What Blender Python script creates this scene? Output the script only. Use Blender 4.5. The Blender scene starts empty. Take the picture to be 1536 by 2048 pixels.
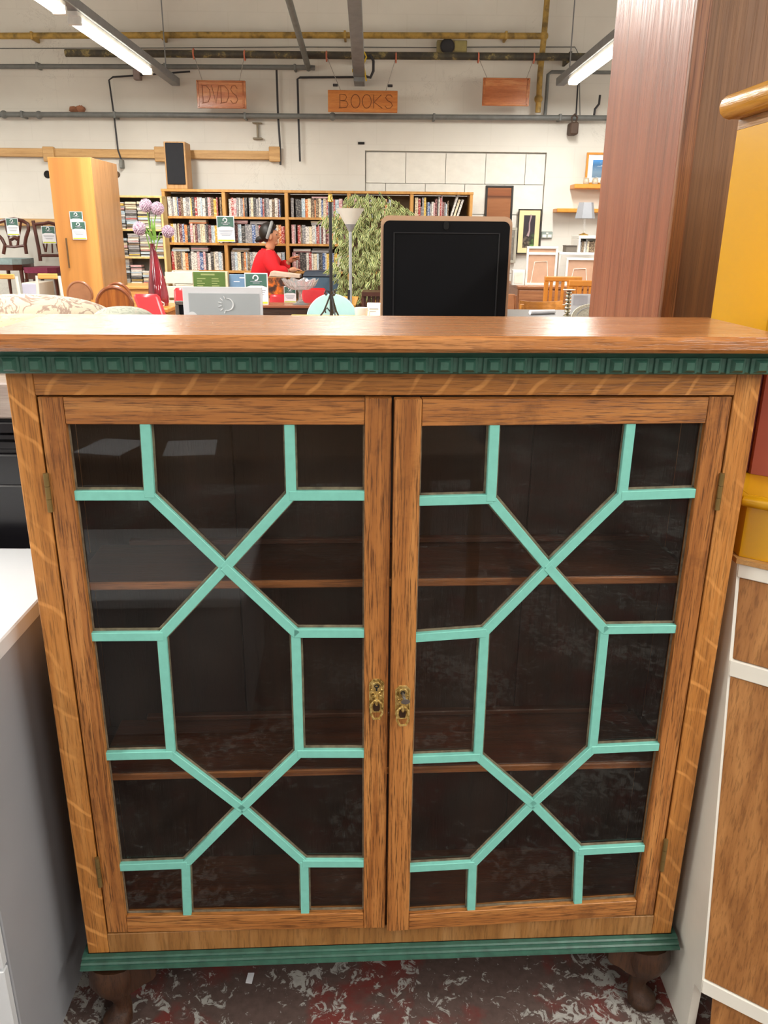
import bpy, bmesh, math, random
from mathutils import Vector, Matrix, noise
random.seed(7)
C = bpy.context.scene.collection
SC = bpy.context.scene
PI = math.pi

# ---------------------------------------------------------------- camera
HC = 1.58                                   # height of the phone above the floor
FPX, PITCH, ROLL, YAW = 1612.0, 0.33418, 0.01047, -0.0129
def cam_axes():
    cy, sy, cp, sp = math.cos(YAW), math.sin(YAW), math.cos(PITCH), math.sin(PITCH)
    f = Vector((-sy*cp, cy*cp, -sp)); r = Vector((cy, sy, 0)); u = r.cross(f)
    c, s = math.cos(ROLL), math.sin(ROLL)
    return r*c + u*s, -r*s + u*c, f
RT, UP, FW = cam_axes()
EYE = Vector((0, 0, HC))
cam = bpy.data.cameras.new('camera'); co = bpy.data.objects.new('camera', cam); C.objects.link(co)
cam.sensor_fit = 'VERTICAL'; cam.sensor_height = 36; cam.lens = 36*FPX/2048
cam.clip_start = 0.02
co.matrix_world = Matrix(((RT.x, UP.x, -FW.x, 0), (RT.y, UP.y, -FW.y, 0), (RT.z, UP.z, -FW.z, HC), (0, 0, 0, 1)))
SC.camera = co

# ---------------------------------------------------------------- world, view, main lights
w = bpy.data.worlds.new('world'); SC.world = w; w.use_nodes = True
w.node_tree.nodes['Background'].inputs[0].default_value = (0.75, 0.8, 0.9, 1)
w.node_tree.nodes['Background'].inputs[1].default_value = 0.25
vs = SC.view_settings
vs.view_transform = 'Standard'; vs.look = 'None'; vs.gamma = 1.0; vs.use_curve_mapping = False
vs.exposure = 0.25
LAMP_W = 54.0
TUBE_E = 30.0
LAMP_Z = 3.02
def area(x, y, z, sx, sy, watt, col=(1, 0.975, 0.93)):
    l = bpy.data.lights.new('tube_light', 'AREA'); l.shape = 'RECTANGLE'; l.size = sx; l.size_y = sy
    l.energy = watt; l.color = col
    o = bpy.data.objects.new('tube_light', l); C.objects.link(o); o.location = (x, y, z)
    return o

# measuring: a point of the photograph on a plane of the room
def ray(px, py):
    return (FW*FPX + RT*(px-768) - UP*(py-1024)).normalized()
def at(px, py, Y=None, X=None, Z=None):
    d = ray(px, py)
    t = (Y/d.y) if Y is not None else ((X/d.x) if X is not None else ((Z-HC)/d.z))
    return EYE + d*t
def rect(x0, y0, x1, y1, Y):
    a = at((x0+x1)/2, y0, Y); b = at((x0+x1)/2, y1, Y)
    ym = (y0+y1)/2
    return at(x0, ym, Y).x, at(x1, ym, Y).x, b.z, a.z

# ---------------------------------------------------------------- colours and materials
def lin(h):
    if isinstance(h, (tuple, list)): return tuple(h)[:3]
    h = h.lstrip('#'); v = [int(h[i:i+2], 16)/255 for i in (0, 2, 4)]
    return tuple(c/12.92 if c <= 0.04045 else ((c+0.055)/1.055)**2.4 for c in v)
_mc = {}
class NT:
    def __init__(s, name):
        s.m = bpy.data.materials.new(name); s.m.use_nodes = True
        s.t = s.m.node_tree; s.n = s.t.nodes; s.b = s.n['Principled BSDF']
    def new(s, ty, **kw):
        n = s.n.new(ty)
        for k, v in kw.items(): setattr(n, k, v)
        return n
    def link(s, a, b): s.t.links.new(a, b)
    def coords(s, scale=(1, 1, 1), rot=(0, 0, 0), rand=0.0):
        tc = s.new('ShaderNodeTexCoord'); mp = s.new('ShaderNodeMapping')
        mp.inputs['Scale'].default_value = scale; mp.inputs['Rotation'].default_value = rot
        src = tc.outputs['Object']
        if rand:
            oi = s.new('ShaderNodeObjectInfo'); ml = s.new('ShaderNodeVectorMath', operation='SCALE')
            ml.inputs[0].default_value = (rand, rand*1.7, rand*2.3); s.link(oi.outputs['Random'], ml.inputs['Scale'])
            ad = s.new('ShaderNodeVectorMath', operation='ADD'); s.link(src, ad.inputs[0]); s.link(ml.outputs[0], ad.inputs[1]); src = ad.outputs[0]
        s.link(src, mp.inputs['Vector']); return mp.outputs[0]
    def noise(s, vec, scale=5, detail=3, rough=0.55, dist=0.0):
        n = s.new('ShaderNodeTexNoise'); n.inputs['Scale'].default_value = scale; n.inputs['Detail'].default_value = detail
        n.inputs['Roughness'].default_value = rough; n.inputs['Distortion'].default_value = dist
        s.link(vec, n.inputs['Vector']); return n.outputs['Fac']
    def ramp(s, fac, stops):
        r = s.new('ShaderNodeValToRGB'); e = r.color_ramp.elements
        while len(e) < len(stops): e.new(0.5)
        for i, (p, c) in enumerate(stops):
            e[i].position = p
            c = (c, c, c) if isinstance(c, (int, float)) else lin(c)
            e[i].color = (*c, 1)
        s.link(fac, r.inputs[0]); return r.outputs[0]
    def mix(s, fac, a, b, mode='MIX'):
        m = s.new('ShaderNodeMix', data_type='RGBA', blend_type=mode)
        for si, v in ((0, fac), (6, a), (7, b)):
            sock = m.inputs[si]
            if hasattr(v, 'is_output'): s.link(v, sock)
            elif isinstance(v, (int, float)): sock.default_value = v if si == 0 else (v, v, v, 1)
            else: sock.default_value = (*lin(v), 1)
        return m.outputs[2]
    def color(s, c): s.link(c, s.b.inputs['Base Color'])
    def bump(s, h, strength=0.3, dist=0.002):
        b = s.new('ShaderNodeBump'); b.inputs['Strength'].default_value = strength; b.inputs['Distance'].default_value = dist
        s.link(h, b.inputs['Height']); s.link(b.outputs[0], s.b.inputs['Normal'])
    def set(s, **kw):
        for k, v in kw.items(): s.b.inputs[k.replace('_', ' ')].default_value = v
        return s.m
def plain(name, col, rough=0.5, metal=0.0, var=0.12, scale=14, spec=0.5, bump=0.0):
    if name in _mc: return _mc[name]
    t = NT(name); c = lin(col); v = t.coords()
    f = t.noise(v, scale, 4)
    t.color(t.mix(t.ramp(f, [(0.3, 0.0), (0.7, 1.0)]), tuple(x*(1-var) for x in c), tuple(min(1, x*(1+var)) for x in c)))
    if bump: t.bump(t.noise(v, scale*6, 3), bump)
    _mc[name] = t.set(Roughness=rough, Metallic=metal, Specular_IOR_Level=spec); return _mc[name]
def wood(name, dark, mid, light, axis='x', rough=0.42, fleck=0.0, wear=0.0, pores=0.5, cross=40, flrot=0.6, bump=0.25, plen=20):
    """grain runs along axis; object coordinates in metres"""
    if name in _mc: return _mc[name]
    t = NT(name)
    def sc(l, c): return {'x': (l, c, c), 'y': (c, l, c), 'z': (c, c, l)}[axis]
    v1 = t.coords(sc(1.6, cross), rand=3.0); v2 = t.coords(sc(plen, cross*9), rand=3.0); v3 = t.coords((1, 1, 1), rand=3.0)
    col = t.ramp(t.noise(v1, 1.0, 5, 0.6, 0.6), [(0.28, dark), (0.5, mid), (0.72, light)])
    pr = t.ramp(t.noise(v2, 1.0, 3, 0.6), [(0.36, 0.0), (0.5, 1.0)])
    dk = tuple(x*0.35 for x in lin(dark))
    col = t.mix(t.ramp(pr, [(0, pores), (1, 0.0)]), col, dk)
    if fleck:
        vf = t.coords((1, 1, 1), rot=(0, flrot, 0), rand=2.0)
        wv = t.new('ShaderNodeTexWave', wave_type='BANDS', bands_direction='Z' if axis == 'z' else 'X')
        wv.inputs['Scale'].default_value = 8.5; wv.inputs['Distortion'].default_value = 4.0; wv.inputs['Detail'].default_value = 1.5
        wv.inputs['Detail Scale'].default_value = 1.4; t.link(vf, wv.inputs['Vector'])
        fm = t.ramp(wv.outputs['Fac'], [(0.86, 0.0), (0.985, fleck)])
        gm = t.ramp(t.noise(t.coords((1, 1, 1), rand=4.0), 13, 2), [(0.42, 0.0), (0.58, 1.0)])
        mm = t.new('ShaderNodeMath', operation='MULTIPLY'); t.link(fm, mm.inputs[0]); t.link(gm, mm.inputs[1])
        col = t.mix(mm.outputs[0], col, tuple(min(1, x*1.5) for x in lin(light)))
    if wear:
        nw = t.noise(v3, 9, 5, 0.7, 0.3); wm = t.ramp(nw, [(0.55, 0.0), (0.72, wear)])
        col = t.mix(wm, col, tuple(x*0.4 for x in lin(dark)))
        nz = t.noise(v3, 2.2, 2); wz = t.ramp(nz, [(0.4, 0.0), (0.75, wear*0.5)])
        col = t.mix(wz, col, lin(dark))
    t.color(col)
    if bump: t.bump(pr, bump, 0.0012)
    _mc[name] = t.set(Roughness=rough); return _mc[name]
def emit(name, col, s):
    if name in _mc: return _mc[name]
    m = bpy.data.materials.new(name); m.use_nodes = True; n = m.node_tree.nodes; n.clear()
    e = n.new('ShaderNodeEmission'); e.inputs[0].default_value = (*lin(col), 1); e.inputs[1].default_value = s
    o = n.new('ShaderNodeOutputMaterial'); m.node_tree.links.new(e.outputs[0], o.inputs[0]); _mc[name] = m; return m
def pane_mat(name, tint=(0.93, 0.93, 0.93), dust=0.012, ior=1.5, rough=0.0, blend=1.0):
    if name in _mc: return _mc[name]
    m = bpy.data.materials.new(name); m.use_nodes = True; T = m.node_tree; n = T.nodes; n.clear()
    tr = n.new('ShaderNodeBsdfTransparent'); tr.inputs[0].default_value = (*tint, 1)
    gl = n.new('ShaderNodeBsdfGlossy'); gl.inputs['Roughness'].default_value = rough
    fr0 = n.new('ShaderNodeFresnel'); fr0.inputs[0].default_value = ior; ge = n.new('ShaderNodeNewGeometry')
    fr = n.new('ShaderNodeMath'); fr.operation = 'MULTIPLY'; inv = n.new('ShaderNodeMath'); inv.operation = 'SUBTRACT'; inv.inputs[0].default_value = 1.0
    T.links.new(ge.outputs['Backfacing'], inv.inputs[1]); T.links.new(fr0.outputs[0], fr.inputs[0]); T.links.new(inv.outputs[0], fr.inputs[1])
    df = n.new('ShaderNodeBsdfDiffuse'); df.inputs[0].default_value = (0.7, 0.68, 0.6, 1)
    m1 = n.new('ShaderNodeMixShader'); m2 = n.new('ShaderNodeMixShader'); o = n.new('ShaderNodeOutputMaterial')
    tc = n.new('ShaderNodeTexCoord'); nz = n.new('ShaderNodeTexNoise'); nz.inputs['Scale'].default_value = 8; nz.inputs['Detail'].default_value = 8
    rp = n.new('ShaderNodeValToRGB'); rp.color_ramp.elements[0].position = 0.35; rp.color_ramp.elements[1].position = 0.8
    rp.color_ramp.elements[0].color = (dust*0.4,)*3+(1,); rp.color_ramp.elements[1].color = (dust*2.2,)*3+(1,)
    L = T.links.new
    L(tc.outputs['Object'], nz.inputs['Vector']); L(nz.outputs['Fac'], rp.inputs[0])
    L(fr.outputs[0], m1.inputs[0]); L(tr.outputs[0], m1.inputs[1]); L(gl.outputs[0], m1.inputs[2])
    L(rp.outputs[0], m2.inputs[0]); L(m1.outputs[0], m2.inputs[1]); L(df.outputs[0], m2.inputs[2]); L(m2.outputs[0], o.inputs[0])
    _mc[name] = m; return m

# ---------------------------------------------------------------- mesh building
class MB:
    def __init__(s, off=(0, 0, 0)): s.bm = bmesh.new(); s.o = Vector(off); s.mi = 0
    def _v(s, p): return s.bm.verts.new(Vector(p)+s.o)
    def _f(s, vs):
        try:
            f = s.bm.faces.new(vs); f.material_index = s.mi; return f
        except ValueError: return None
    def hexa(s, p, bev=0):
        v = [s._v(q) for q in p]
        fs = [s._f([v[i] for i in q]) for q in ((0, 3, 2, 1), (4, 5, 6, 7), (0, 1, 5, 4), (1, 2, 6, 5), (2, 3, 7, 6), (3, 0, 4, 7))]
        if bev:
            es = list({e for f in fs for e in f.edges})
            r = bmesh.ops.bevel(s.bm, geom=es, offset=bev, segments=1, affect='EDGES', profile=0.5, clamp_overlap=True)
            for f in r['faces']: f.material_index = s.mi
        return s
    def box(s, x0, x1, y0, y1, z0, z1, bev=0):
        return s.hexa([(x0, y0, z0), (x1, y0, z0), (x1, y1, z0), (x0, y1, z0), (x0, y0, z1), (x1, y0, z1), (x1, y1, z1), (x0, y1, z1)], bev)
    def prism(s, poly, a, b, axis='z'):
        """poly of 2-d points extruded along axis from a to b"""
        def P(q, h): return {'z': (q[0], q[1], h), 'y': (q[0], h, q[1]), 'x': (h, q[0], q[1])}[axis]
        lo = [s._v(P(q, a)) for q in poly]; hi = [s._v(P(q, b)) for q in poly]; n = len(poly)
        s._f(lo[::-1]); s._f(hi)
        for i in range(n): s._f([lo[i], lo[(i+1) % n], hi[(i+1) % n], hi[i]])
        return s
    def slab(s, pts, nrm):
        lo = [s._v(p) for p in pts]; hi = [s._v(Vector(p)+Vector(nrm)) for p in pts]; n = len(pts)
        s._f(lo[::-1]); s._f(hi)
        for i in range(n): s._f([lo[i], lo[(i+1) % n], hi[(i+1) % n], hi[i]])
        return s
    def tube(s, pts, r, n=8, closed=False):
        pts = [Vector(p) for p in pts]; k = len(pts); rr = r if isinstance(r, (list, tuple)) else [r]*k
        rings = []; ref = None
        for i, p in enumerate(pts):
            a = pts[i-1] if (i or closed) else p; b = pts[(i+1) % k] if (i < k-1 or closed) else p
            d = (b-a).normalized()
            if ref is None:
                ref = Vector((0, 0, 1)) if abs(d.z) < 0.9 else Vector((1, 0, 0))
            u = (ref - d*ref.dot(d))
            if u.length < 1e-4: u = Vector((0, 1, 0)) - d*d.y
            u.normalize(); ref = u; v = d.cross(u)
            rings.append([s._v(p + (u*math.cos(2*PI*j/n) + v*math.sin(2*PI*j/n))*rr[i]) for j in range(n)])
        m = k if closed else k-1
        for i in range(m):
            A, B = rings[i], rings[(i+1) % k]
            for j in range(n): s._f([A[j], A[(j+1) % n], B[(j+1) % n], B[j]])
        if not closed: s._f(rings[0][::-1]); s._f(rings[-1])
        return s
    def lathe(s, prof, c=(0, 0, 0), n=16, axis='z', sq=1.0):
        c = Vector(c); rings = []
        for r, h in prof:
            ring = []
            for j in range(n):
                a = 2*PI*j/n; q = (r*math.cos(a), r*math.sin(a)*sq)
                ring.append(s._v(c + Vector({'z': (q[0], q[1], h), 'y': (q[0], h, q[1]), 'x': (h, q[0], q[1])}[axis])))
            rings.append(ring)
        for A, B in zip(rings, rings[1:]):
            for j in range(n): s._f([A[j], A[(j+1) % n], B[(j+1) % n], B[j]])
        s._f(rings[0][::-1]); s._f(rings[-1]); return s
    def ball(s, c, rx, ry=None, rz=None, n=12, m=8, jit=0.0):
        ry = ry or rx; rz = rz or rx
        rings = []
        for i in range(1, m):
            t = PI*i/m
            rings.append([(rx*math.sin(t)*math.cos(2*PI*j/n), ry*math.sin(t)*math.sin(2*PI*j/n), rz*math.cos(t)) for j in range(n)])
        c = Vector(c); k = lambda p: s._v(c+Vector(p)*(1+random.uniform(-jit, jit)))
        R = [[k(p) for p in r] for r in rings]; a = k((0, 0, rz)); b = k((0, 0, -rz))
        for j in range(n): s._f([a, R[0][j], R[0][(j+1) % n]]); s._f([b, R[-1][(j+1) % n], R[-1][j]])
        for A, B in zip(R, R[1:]):
            for j in range(n): s._f([A[j], B[j], B[(j+1) % n], A[(j+1) % n]])
        return s
    def build(s, name, mats, parent=None, smooth=False, fix=True):
        if fix: bmesh.ops.recalc_face_normals(s.bm, faces=s.bm.faces[:])
        me = bpy.data.meshes.new(name); s.bm.to_mesh(me); s.bm.free()
        for m in (mats if isinstance(mats, (list, tuple)) else [mats]): me.materials.append(m)
        if smooth:
            for p in me.polygons: p.use_smooth = True
            try: me.set_sharp_from_angle(angle=math.radians(40))
            except Exception: pass
        o = bpy.data.objects.new(name, me); C.objects.link(o)
        if parent: o.parent = parent
        return o
def tag(o, label, cat, group=None):
    o['label'] = label; o['category'] = cat
    if group: o['group'] = group
    return o
def thing(name, label, cat, loc=(0, 0, 0), rotz=0, group=None):
    o = bpy.data.objects.new(name, None); C.objects.link(o); o.location = loc; o.rotation_euler = (0, 0, rotz)
    o.empty_display_size = 0.05
    return tag(o, label, cat, group)
def struct(name, mb, mat, parent=None):
    o = mb.build(name, mat, parent)
    if not parent: o['kind'] = 'structure'
    return o
def link_copy(src, parent=None, name=None):
    c = src.copy(); C.objects.link(c)
    if parent: c.parent = parent
    return c
def bxo(name, mat, parent, *a, **k): return MB().box(*a, **k).build(name, mat, parent)

# ================================================================ THE ROOM
WY = 9.6                                     # the white painted wall at the back
XL, XR, YF, ZC = -7.0, 6.0, -6.0, 4.6
m_floor = NT('worn_floor_paint')
v = m_floor.coords()
a1 = m_floor.noise(v, 34, 8, 0.72, 0.9); a2 = m_floor.noise(v, 2.6, 3, 0.6); a3 = m_floor.noise(v, 5.5, 5, 0.6, 0.4); a4 = m_floor.noise(v, 60, 4)
base = m_floor.mix(m_floor.ramp(a3, [(0.50, 0.0), (0.62, 0.85)]), m_floor.mix(a4, '#3a2c27', '#63504a'), '#6d2620')
sm = m_floor.new('ShaderNodeMath', operation='MULTIPLY_ADD'); m_floor.link(a2, sm.inputs[0]); sm.inputs[1].default_value = 0.55; m_floor.link(a1, sm.inputs[2])
fl = m_floor.ramp(sm.outputs[0], [(0.83, 0.0), (0.86, 1.0)])
m_floor.color(m_floor.mix(fl, base, m_floor.mix(a4, '#85827d', '#b3b1ab')))
m_floor.bump(fl, 0.4, 0.001)
m_floor = m_floor.set(Roughness=0.7)
m_wall = NT('white_wall_paint')
v = m_wall.coords(); n1 = m_wall.noise(v, 0.9, 4, 0.6); n2 = m_wall.noise(v, 14, 5); n3 = m_wall.noise(v, 3.0, 6, 0.7, 1.0)
col = m_wall.mix(m_wall.ramp(n1, [(0.3, 0.0), (0.7, 1.0)]), '#cfccc4', '#dedcd4')
br = m_wall.new('ShaderNodeTexBrick'); br.inputs['Scale'].default_value = 1.0; br.inputs['Brick Width'].default_value = 0.62; br.inputs['Row Height'].default_value = 0.31
br.inputs['Mortar Size'].default_value = 0.006; br.inputs['Color1'].default_value = (1, 1, 1, 1); br.inputs['Color2'].default_value = (1, 1, 1, 1); br.inputs['Mortar'].default_value = (0.72, 0.71, 0.68, 1)
mp = m_wall.coords(rot=(PI/2, 0, 0)); m_wall.link(mp, br.inputs['Vector'])
col = m_wall.mix(0.12, col, br.outputs['Color'], 'MULTIPLY')
crk = m_wall.ramp(n3, [(0.492, 0.0), (0.498, 1.0), (0.502, 1.0), (0.508, 0.0)])
gate = m_wall.ramp(n1, [(0.56, 0.0), (0.62, 0.35)])
mk = m_wall.new('ShaderNodeMath', operation='MULTIPLY'); m_wall.link(crk, mk.inputs[0]); m_wall.link(gate, mk.inputs[1])
col = m_wall.mix(mk.outputs[0], col, '#8d8a84')
m_wall.color(col); m_wall.bump(n2, 0.15, 0.004); m_wall = m_wall.set(Roughness=0.75)
m_block = plain('white_block_paint', '#dddbd3', 0.75, var=0.05, scale=5, bump=0.15)
m_ceil = plain('ceiling_paint', '#d8d8d6', 0.8, var=0.04)
struct('floor', MB().box(XL, XR, YF, WY+0.4, -0.1, 0), m_floor)
struct('ceiling', MB().box(XL, XR, YF, WY+0.4, ZC, ZC+0.1), m_ceil)
struct('wall_left', MB().box(XL-0.1, XL, YF, WY+0.4, 0, ZC), m_ceil)
struct('wall_right', MB().box(XR, XR+0.1, YF, WY+0.4, 0, ZC), m_ceil)
struct('wall_front', MB().box(XL, XR, YF-0.1, YF, 0, ZC), m_ceil)
# back wall round a bricked-up opening
ox0, ox1, _, oz1 = rect(730, 303, 1090, 420, WY)
wb = struct('wall_back', MB().box(XL, ox0, WY, WY+0.4, 0, ZC).box(ox1, XR, WY, WY+0.4, 0, ZC).box(ox0, ox1, WY, WY+0.4, oz1, ZC).box(ox0, ox1, WY+0.062, WY+0.4, 0, oz1), m_wall)
bh, bw = 0.315, 0.44
proto = None; r = 0; z1 = oz1-0.012
while z1 > 0.02:
    z0 = max(z1-bh, 0.0); x = ox0+0.008-(0.5*bw if r % 2 else 0)
    while x < ox1-0.01:
        a, b = max(x, ox0+0.004), min(x+bw, ox1-0.004)
        if b-a > 0.02:
            if proto is None:
                o = MB().box(-0.5, 0.5, -0.5, 0.5, -0.5, 0.5, 0.012).build('block', m_block, wb); proto = o
            else: o = link_copy(proto, wb)
            d = random.uniform(-0.002, 0.0)
            o.scale = (b-a-0.006, 0.03, z1-z0-0.006); o.location = ((a+b)/2, WY+0.0465+d, (z0+z1)/2)
        x += bw
    z1 -= bh; r += 1
m_dark = plain('dark_hole', '#14110f', 0.8)
for px, py, rr, nm in ((95, 349, 6, 'left of the beech wardrobe'), (234, 349, 5, 'right of the beech wardrobe')):
    p = at(px, py, WY)
    tag(MB().lathe([(rr/1612*WY*0.5, -0.004), (rr/1612*WY, -0.012), (rr/1612*WY*1.15, 0.0)], p, 14, 'y').build('wall_vent', m_dark if nm[0] == 'l' else plain('rust_vent', '#5b4630', 0.6)), 'small round vent hole in the white wall just '+nm, 'vent')
# cracks' little square hole
x0, x1, z0, z1 = rect(716, 284, 729, 289, WY)
tag(MB().box(x0, x1, WY-0.012, WY, z0, z1).build('wall_slot', m_dark), 'tiny black slot in the white wall above the bricked-up opening', 'slot')

# ---------------------------------------------------------------- fluorescent battens (the hall's lamps)
m_trunk = plain('grey_trunking', '#7f8285', 0.45, 0.2)
m_tube = emit('lit_tube', '#fff6e2', TUBE_E)
m_white_metal = plain('white_enamel', '#d9dad6', 0.35)
def batten(x, y0, y1, tubes, label, z=LAMP_Z, beam=None, near=None):
    """trunking along the hall with lit twin tubes under it; tubes = list of (ya, yb)"""
    t = thing('ceiling_light', label, 'light', (x, (y0+y1)/2, z), group=None)
    yc = (y0+y1)/2
    MB((0, -yc, 0)).box(-0.045, 0.045, y0, y1, 0.0, 0.075, 0.006).build('trunking', m_trunk, t)
    for ya, yb in tubes:
        MB((0, -yc, 0)).box(-0.035, 0.035, ya-0.06, yb+0.06, -0.035, 0.0, 0.004).build('batten_body', m_white_metal, t)
        for sx in (-0.03, 0.03):
            MB((0, -yc, 0)).tube([(sx, ya, -0.06), (sx, yb, -0.06)], 0.019, 10).build('tube', m_tube, t, True)
        for ye in (ya-0.03, yb+0.03):
            MB((0, -yc, 0)).box(-0.045, 0.045, ye-0.02, ye+0.02, -0.085, -0.03, 0.004).build('end_cap', m_white_metal, t)
    hangs = (y0+0.5, y1-0.4)
    for yh in hangs:
        MB((0, -yc, 0)).tube([(0, yh, 0.07), (0, yh, ZC-z)], 0.006, 6).build('hanger_rod', m_trunk, t)
    for ya, yb in tubes:
        area(x, (ya+yb)/2, z-0.1, 0.12, yb-ya, LAMP_W)
    return t
lf = at(352, 172, Z=LAMP_Z); rf = at(1120, 172, Z=LAMP_Z)
lt0 = at(278, 128, Z=LAMP_Z).y; lt1 = at(150, 25, Z=LAMP_Z).y
batten(lf.x, 4.2, lf.y, [(lt1, lt0), (4.5, lt1-0.35)], 'long grey strip light on the left with a glowing tube, running to the white wall')
rt0 = at(1176, 150, Z=LAMP_Z).y
batten(rf.x, 4.6, rf.y, [(rt0-1.5, rt0)], 'grey strip light on the right, half hidden by the tall red wardrobe')
batten(lf.x-0.05, -3.6, 3.4, [(-3.2, -1.7), (0.1, 1.6), (1.9, 3.2)], 'strip light row over the aisle left of the bookcase, out of view')
batten(rf.x+0.05, -3.6, 3.4, [(-3.2, -1.7), (-0.9, 0.6)], 'strip light row over the aisle right of the bookcase, out of view')

batten(-0.2, 3.9, 5.8, [(4.15, 5.65)], 'strip light row over the middle aisle, just above the picture')
batten(-5.4, -3.6, 8.6, [(-3.2, -1.7), (0.2, 1.7), (3.6, 5.1), (6.8, 8.3)], 'added strip light row at far left, out of view, brightening the hall')  # extra unseen row put in to even out the hall's light
batten(4.6, -3.6, 8.6, [(-3.2, -1.7), (0.2, 1.7), (3.6, 5.1), (6.8, 8.3)], 'added strip light row at far right, out of view, brightening the hall')  # unseen row added against the darkness on the right side
# ---------------------------------------------------------------- pipes and conduits on the back wall
m_ypipe = NT('yellow_pipe_paint'); v = m_ypipe.coords(); f = m_ypipe.noise(v, 9, 5)
m_ypipe.color(m_ypipe.ramp(f, [(0.35, '#6f5a2c'), (0.55, '#b08f45'), (0.75, '#8a7038')])); m_ypipe = m_ypipe.set(Roughness=0.5)
m_mpipe = NT('flaking_dark_pipe'); v = m_mpipe.coords((1, 1, 1)); f = m_mpipe.noise(v, 7, 6, 0.7)
m_mpipe.color(m_mpipe.ramp(f, [(0.45, '#35322b'), (0.56, '#4a4534'), (0.62, '#8b7d4d'), (0.72, '#3b382f')])); m_mpipe = m_mpipe.set(Roughness=0.6)
m_gpipe = plain('grey_pipe_paint', '#6b6e6c', 0.5, var=0.15)
m_black = plain('black_cable', '#26262a', 0.55)
m_rust = plain('rusty_iron', '#4c3a2e', 0.7)
def wallpipe(name, label, pts, r, mat, Y=WY-0.12, clips=(), joints=()):
    P = [at(px, py, Y) for px, py in pts]
    t = thing(name, label, 'pipe', P[0])
    MB(-P[0]).tube(P, r, 12).build('pipe_run', mat, t, True)
    for px, py in clips:
        c = at(px, py, Y)-P[0]
        MB(c).box(-0.012, 0.012, -r-0.006, WY-Y-0.002, -r-0.006, r+0.006, 0.003).build('pipe_clip', mat, t)
    for px, py in joints:
        c = at(px, py, Y)-P[0]
        MB(c).ball((0, 0, 0), r*1.5, r*1.5, r*1.5).build('pipe_joint', mat, t, True)
    return t
wallpipe('yellow_pipe', 'yellowish pipe running level along the wall near the top of the picture', [(-20, 72), (400, 70), (800, 71), (1080, 72), (1087, 74)], 0.03, m_ypipe, WY-0.16, [(65, 72), (325, 71), (690, 70), (1012, 71)])
wallpipe('yellow_drop_pipe', 'yellowish upright pipe on the wall right of the hanging signs', [(1095, -10), (1088, 72), (1080, 150), (1076, 225)], 0.03, m_ypipe, WY-0.17, [(1083, 115)], [(1088, 72), (1077, 198)])
MPY = WY-0.3
wallpipe('mottled_pipe', 'dark pipe with flaking yellow paint from which the wooden signs hang', [(131, 106), (400, 108), (700, 111), (1000, 113), (1190, 114)], 0.036, m_mpipe, MPY, [(706, 111), (1140, 113)])
wallpipe('upper_conduit', 'grey conduit below the mottled pipe, ending left of the steel channel', [(-20, 133), (300, 133), (620, 135), (630, 136)], 0.024, m_gpipe, WY-0.1, [(75, 131), (330, 133), (590, 135)])
wallpipe('long_grey_pipe', 'long straight grey pipe low on the wall, passing under the hanging signs', [(-20, 229), (300, 230), (650, 233), (1000, 235), (1215, 236)], 0.027, m_gpipe, WY-0.12, [(45, 229), (230, 230), (490, 232), (868, 234), (1120, 235)], [(8, 229), (78, 230), (665, 233)])
wallpipe('wall_cable_cord', 'thin black cable run along the wall then dropping to a socket by the wardrobe', [(380, 143), (300, 149), (226, 154), (218, 160), (228, 230), (236, 300), (242, 318)], 0.009, m_black, WY-0.06)
o = at(243, 327, WY-0.06); tag(MB(o).box(-0.02, 0.02, -0.03, 0.05, -0.05, 0.04, 0.008).build('cable_plug', plain('grey_plug', '#777872', 0.6)), 'grey plug hanging at the end of the black cable', 'plug')
o = at(274, 148, WY-0.06); tag(MB(o).box(-0.035, 0.035, -0.03, 0.06, -0.055, 0.055, 0.006).build('junction_box', plain('mauve_box', '#8d7f7c', 0.6)), 'small mauve junction box on the black cable', 'box')
wallpipe('left_drop_conduit', 'thin dark conduit dropping down the wall right of the DVDS sign', [(553, 138), (556, 230), (560, 290), (561, 330)], 0.011, m_black, WY-0.06)
wallpipe('right_drop_conduit', 'thin dark conduit with a bend, left of the BOOKS sign', [(716, 154), (600, 155), (595, 158), (597, 235), (600, 323)], 0.011, m_black, WY-0.06)
wallpipe('bent_grey_conduit', 'grey conduit with a right-angle bend at the right end of the wall', [(1225, 145), (1103, 144), (1096, 149), (1090, 232)], 0.018, m_gpipe, WY-0.08)
wallpipe('white_wiring', 'thin pale cable strung along the wall above the mottled pipe', [(0, 97), (300, 96), (600, 94), (865, 95), (1000, 94), (1150, 94), (1158, 110), (1160, 230)], 0.005, m_gpipe, WY-0.03)
wallpipe('slack_cable', 'slack black cable hanging from the right strip light', [(1200, 190), (1198, 208), (1190, 218), (1188, 232)], 0.012, m_black, WY-0.09)
wallpipe('lamp_flex', 'straight dark flex dropping from the right strip light to the rusty block', [(1156, 165), (1152, 232)], 0.008, m_black, WY-0.14)
o = at(1148, 249, WY-0.16); t = thing('rusty_pulley', 'rusty pulley block hanging on the grey pipe at the right', 'pulley', o)
MB().box(-0.045, 0.045, -0.04, 0.12, -0.10, 0.02, 0.012).build('pulley_block', m_rust, t); MB().tube([(-.02, 0, .02), (-.03, 0, .07), (0, 0, .1), (.03, 0, .07), (.02, 0, .02)], 0.009, 6).build('shackle', m_rust, t)
o = at(148, 219, WY-0.04); t = tag(MB(o).ball((0, 0, 0), 0.05, 0.06, 0.03, jit=0.15).ball((0.07, 0, 0.005), 0.05, 0.06, 0.035, jit=0.15).build('rag', plain('terracotta_cloth', '#9c6a4f', 0.9), None, True), 'crumpled terracotta rag stuffed behind the long grey pipe', 'rag')
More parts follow.
